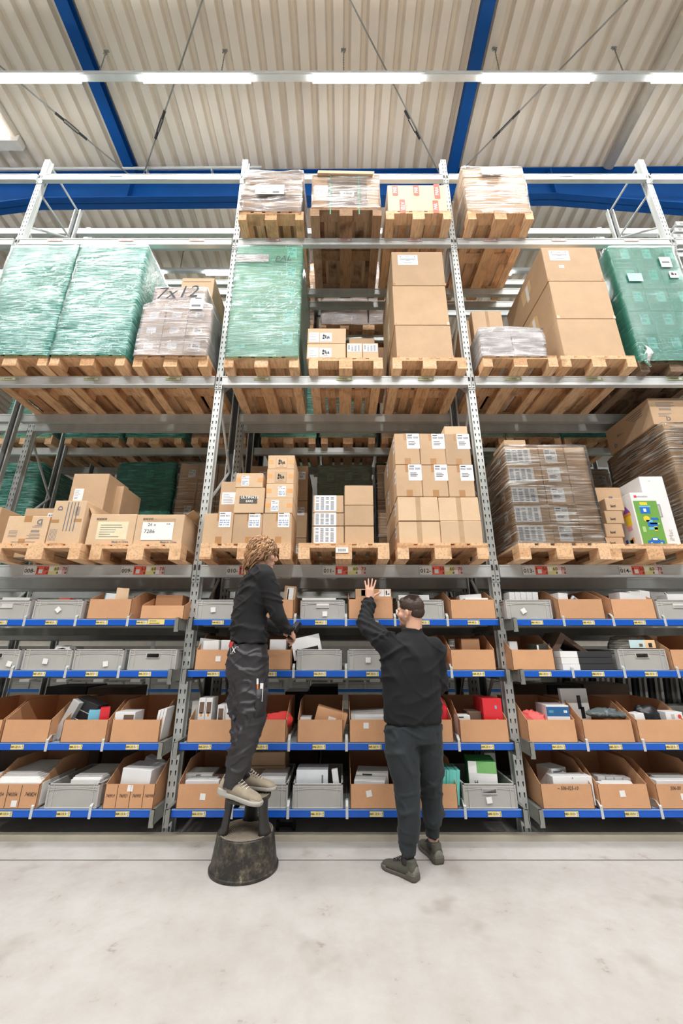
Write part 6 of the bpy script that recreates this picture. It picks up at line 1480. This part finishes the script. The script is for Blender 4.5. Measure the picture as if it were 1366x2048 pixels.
# ------------------------------------------------------------ kick stool
st = thing('kick_stool', 'round black scuffed plastic kick stool under the person with wavy hair', 'step stool', (-.644, 3.235, 0))
def lathe(prof, n=56, mi=0):
    m = M(); N_ = len(prof)
    for r, z in prof:
        for k in range(n): a = 2*PI*k/n; m.v.append((r*math.cos(a), r*math.sin(a), z))
    for j in range(N_-1):
        for k in range(n):
            a, b = j*n+k, j*n+(k+1) % n; m.f.append((a, b, b+n, a+n)); m.m.append(mi)
    m.f.append(tuple(range((N_-1)*n, N_*n))); m.m.append(mi); return m
sm_, nt, b = nodes('scuffed_black_plastic'); v = coords(nt, rnd=False); n1 = noise_n(nt, v, 9, 6, .7); n2 = noise_n(nt, v, 26, 5, .7)
mm = N(nt, 'ShaderNodeMath', operation='MULTIPLY'); nt.links.new(n1, mm.inputs[0]); nt.links.new(n2, mm.inputs[1])
nt.links.new(ramp(nt, mm.outputs[0], [(.22, (.022, .020, .018)), (.30, (.06, .052, .038)), (.38, (.13, .11, .08)), (.46, (.42, .38, .32))]), b.inputs['Base Color']); b.inputs['Roughness'].default_value = .45
cone = lathe([(.222, 0), (.226, .004), (.226, .016), (.216, .020), (.188, .198), (.185, .203), (.180, .205)]); obj('drum', cone, sm_, st, smooth=False)
gr = [(.180, .2062)]
for k in range(9): r = .172-k*.016; gr += [(r+.006, .2062), (r+.004, .2105), (r-.003, .2105), (r-.005, .2062)]
gm = mat('worn_tread', (.20, .17, .13), .6, 0, .35, 7); obj('lower_tread', lathe(gr+[(.02, .2062)]), gm, st)
for a, w in ((PI*1.12, .055), (-.42, .055), (PI*.5, .055)):
    m = M(); rings = []
    for z, r, ww, dd in ((.205, .150, .062, .040), (.24, .142, .050, .032), (.33, .128, .044, .028), (.385, .122, .050, .034), (.402, .118, .060, .042)):
        c_ = Vector((r*math.cos(a), r*math.sin(a), z)); rings.append((c_, Vector((-math.sin(a), math.cos(a), 0))*ww, Vector((math.cos(a), math.sin(a), 0))*dd*.8))
    m.loft(rings, 20); obj('column', m, mat('dark_grey_plastic', (.035, .033, .03), .4, 0, .3, 8), st, smooth=True)
obj('top_disc', lathe([(.13, .385), (.150, .390), (.155, .398), (.155, .410), (.148, .414)]), sm_, st)
gr = [(.148, .415)]
for k in range(7): r = .140-k*.017; gr += [(r+.006, .415), (r+.004, .419), (r-.003, .419), (r-.005, .415)]
obj('upper_tread', lathe(gr+[(.02, .415)]), gm, st)
# pallet stops / spool under the bottom shelf
m = M(); m.tube([(-.06, 0, .035), (.06, 0, .035)], .016, 12); m.tube([(-.075, 0, .035), (-.055, 0, .035)], .035, 16); m.tube([(.055, 0, .035), (.075, 0, .035)], .035, 16)
o = obj('spool', m, BLACKM, None, (xof(572, 3.80, .03), 3.80, 0), smooth=False); tag(o, 'small black spool lying on the floor under the bottom shelf beside the kick stool', 'spool')
# ------------------------------------------------------------ far aisle
FY = 8.6
ORD = ['first', 'second', 'third', 'fourth', 'fifth', 'sixth', 'seventh', 'eighth', 'ninth', 'tenth', 'eleventh', 'twelfth', 'thirteenth', 'fourteenth', 'fifteenth', 'sixteenth', 'seventeenth', 'eighteenth', 'nineteenth', 'twentieth', 'twenty-first', 'twenty-second', 'twenty-third', 'twenty-fourth', 'twenty-fifth', 'twenty-sixth']
def far():
    fz = .59
    for b in range(-2, 4):
        bx = .3+b*2.785
        m = M(); m.box(-1.352, 1.352, 0, .04, -.055, 0); o = obj('far_shelf', m, mat('far_blue', (.03, .16, .52), .4), None, (bx, FY, fz)); tag(o, 'blue edged picking shelf in the far aisle, seen between the racks, bay %s' % ['far left', 'left', 'left of centre', 'centre', 'right', 'far right'][b+2], 'shelf', 'far aisle shelves')
        for zz, nm in ((1.05, 'upper'), (.15, 'lower')):
            m2 = M(); m2.box(-1.352, 1.352, -.02, .5, -.04, 0); o = obj('far_shelf', m2, STEEL_W, None, (bx, FY+.05, zz)); tag(o, 'plain %s shelf in the far aisle, bay %s' % (nm, ['far left', 'left', 'left of centre', 'centre', 'right', 'far right'][b+2]), 'shelf', 'far aisle shelves')
        post = M(); post.box(-.04, .04, 0, .06, 0, 3.2)
        o = obj('far_upright', post, STEEL, None, (bx-1.39, FY+.02, 0)); tag(o, 'rack upright in the far aisle, bay %s' % ['far left', 'left', 'left of centre', 'centre', 'right', 'far right'][b+2], 'rack upright', 'far aisle uprights')
        for k in range(7):
            W = .34; me = BINC.setdefault('far', tote_mesh(W, .13, .4).mesh('plastic_tote', [GREY, GREY_L]))
            o = link('plastic_tote', me, None, (bx-1.12+k*.373, FY, fz+.001)); tag(o, 'small grey tote in the far aisle, %s in the %s bay' % (['first', 'second', 'third', 'fourth', 'fifth', 'sixth', 'seventh'][k], ['far left', 'left', 'left of centre', 'centre', 'right', 'far right'][b+2]), 'plastic tote', 'totes on the far aisle shelf')
            if k % 2 == 0:
                me2 = BINC.setdefault('farp', bevbox(.2, .2, .16, .002)); 
                if not me2.materials: me2.materials.append(PAPER)
                o = link('paper_stack', me2, None, (bx-1.12+k*.373, FY+.08, fz+.012)); tag(o, 'white papers in the %s tote of the far aisle, %s bay' % (['first', 'second', 'third', 'fourth', 'fifth', 'sixth', 'seventh'][k], ['far left', 'left', 'left of centre', 'centre', 'right', 'far right'][b+2]), 'paper', 'papers in the far aisle totes')
    m = M(); m.box(-9, 9, 0, .05, 0, .135); o = obj('beige_panel', m, mat('beige_panel_paint', (.72, .68, .60), .6), None, (0, FY+.03, 1.40)); tag(o, 'long beige panel running across the far aisle behind the picking shelves', 'panel')
    # dark cartons standing in the rear rack's lowest level behind the third shelf
    k = 0
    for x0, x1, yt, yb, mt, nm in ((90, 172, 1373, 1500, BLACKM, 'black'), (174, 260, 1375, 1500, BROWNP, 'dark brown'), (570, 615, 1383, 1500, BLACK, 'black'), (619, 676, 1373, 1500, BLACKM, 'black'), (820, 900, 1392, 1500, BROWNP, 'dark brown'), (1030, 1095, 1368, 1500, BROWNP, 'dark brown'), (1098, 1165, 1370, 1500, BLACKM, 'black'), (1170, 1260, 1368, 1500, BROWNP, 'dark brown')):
        Y = 4.72; X0, X1 = xof(x0, Y, .9), xof(x1, Y, .9)
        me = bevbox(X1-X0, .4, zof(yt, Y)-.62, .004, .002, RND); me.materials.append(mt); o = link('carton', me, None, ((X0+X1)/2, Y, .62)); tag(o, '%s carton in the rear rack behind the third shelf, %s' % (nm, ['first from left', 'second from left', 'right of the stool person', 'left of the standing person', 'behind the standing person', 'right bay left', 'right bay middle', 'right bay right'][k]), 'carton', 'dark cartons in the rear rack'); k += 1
    for b in range(3):
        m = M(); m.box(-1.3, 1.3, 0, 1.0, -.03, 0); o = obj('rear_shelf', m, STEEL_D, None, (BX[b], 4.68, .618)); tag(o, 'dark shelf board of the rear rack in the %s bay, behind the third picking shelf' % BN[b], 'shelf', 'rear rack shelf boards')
    for b in range(3):  # bottom and upper boards added to darken the view between the picking shelves
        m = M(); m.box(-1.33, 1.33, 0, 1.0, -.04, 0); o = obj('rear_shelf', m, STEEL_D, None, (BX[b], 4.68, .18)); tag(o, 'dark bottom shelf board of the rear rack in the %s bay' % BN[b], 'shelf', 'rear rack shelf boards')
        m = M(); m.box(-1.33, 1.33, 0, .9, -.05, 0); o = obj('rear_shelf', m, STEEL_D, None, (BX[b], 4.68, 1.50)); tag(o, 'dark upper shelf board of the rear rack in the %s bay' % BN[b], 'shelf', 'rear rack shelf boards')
        for k in range(5):  # made-up dark bins that block the bright background behind the bottom shelf
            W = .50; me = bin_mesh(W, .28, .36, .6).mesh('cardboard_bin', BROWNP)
            o = link('cardboard_bin', me, None, (BX[b]-1.06+k*.53, 4.69, .182)); tag(o, 'dark brown bin in the shade at the bottom of the rear rack, %s in the %s bay' % (ORD[k], BN[b]), 'cardboard bin', 'added dark bins in the rear rack')
    # upright sheets / racks of slats seen at the right, behind the third shelf
    rn = random.Random(6)
    for k in range(26):
        x = 1105+k*10.5; Y = 5.4; X = xof(x, Y, 1.05); h = .40+.02*rn.random(); mt = [PAPER, GBOX, BLACKM, STEEL, WBOX][k % 5] if k < 14 else [BLACKM, STEEL_D, GBOX][k % 3]
        m = M(); m.box(-.02, .012, 0, .35, 0, h); o = obj('upright_folder', m, mt, None, (X, Y, .72), (0, .12, 0)); tag(o, 'thin %s upright folder, %s from the left in the rear rack row' % ('white' if mt in (PAPER, WBOX) else 'dark' if mt in (BLACKM, STEEL_D) else 'grey', ORD[k]), 'folder', 'upright folders in the rear rack')
    m = M(); m.box(-1.3, 1.3, 0, .6, -.02, 0); o = obj('rear_shelf', m, STEEL_D, None, (BX[2]+.55, 5.36, .718)); tag(o, 'shelf board carrying the upright folders in the rear rack', 'shelf', 'rear rack shelf boards')
far()
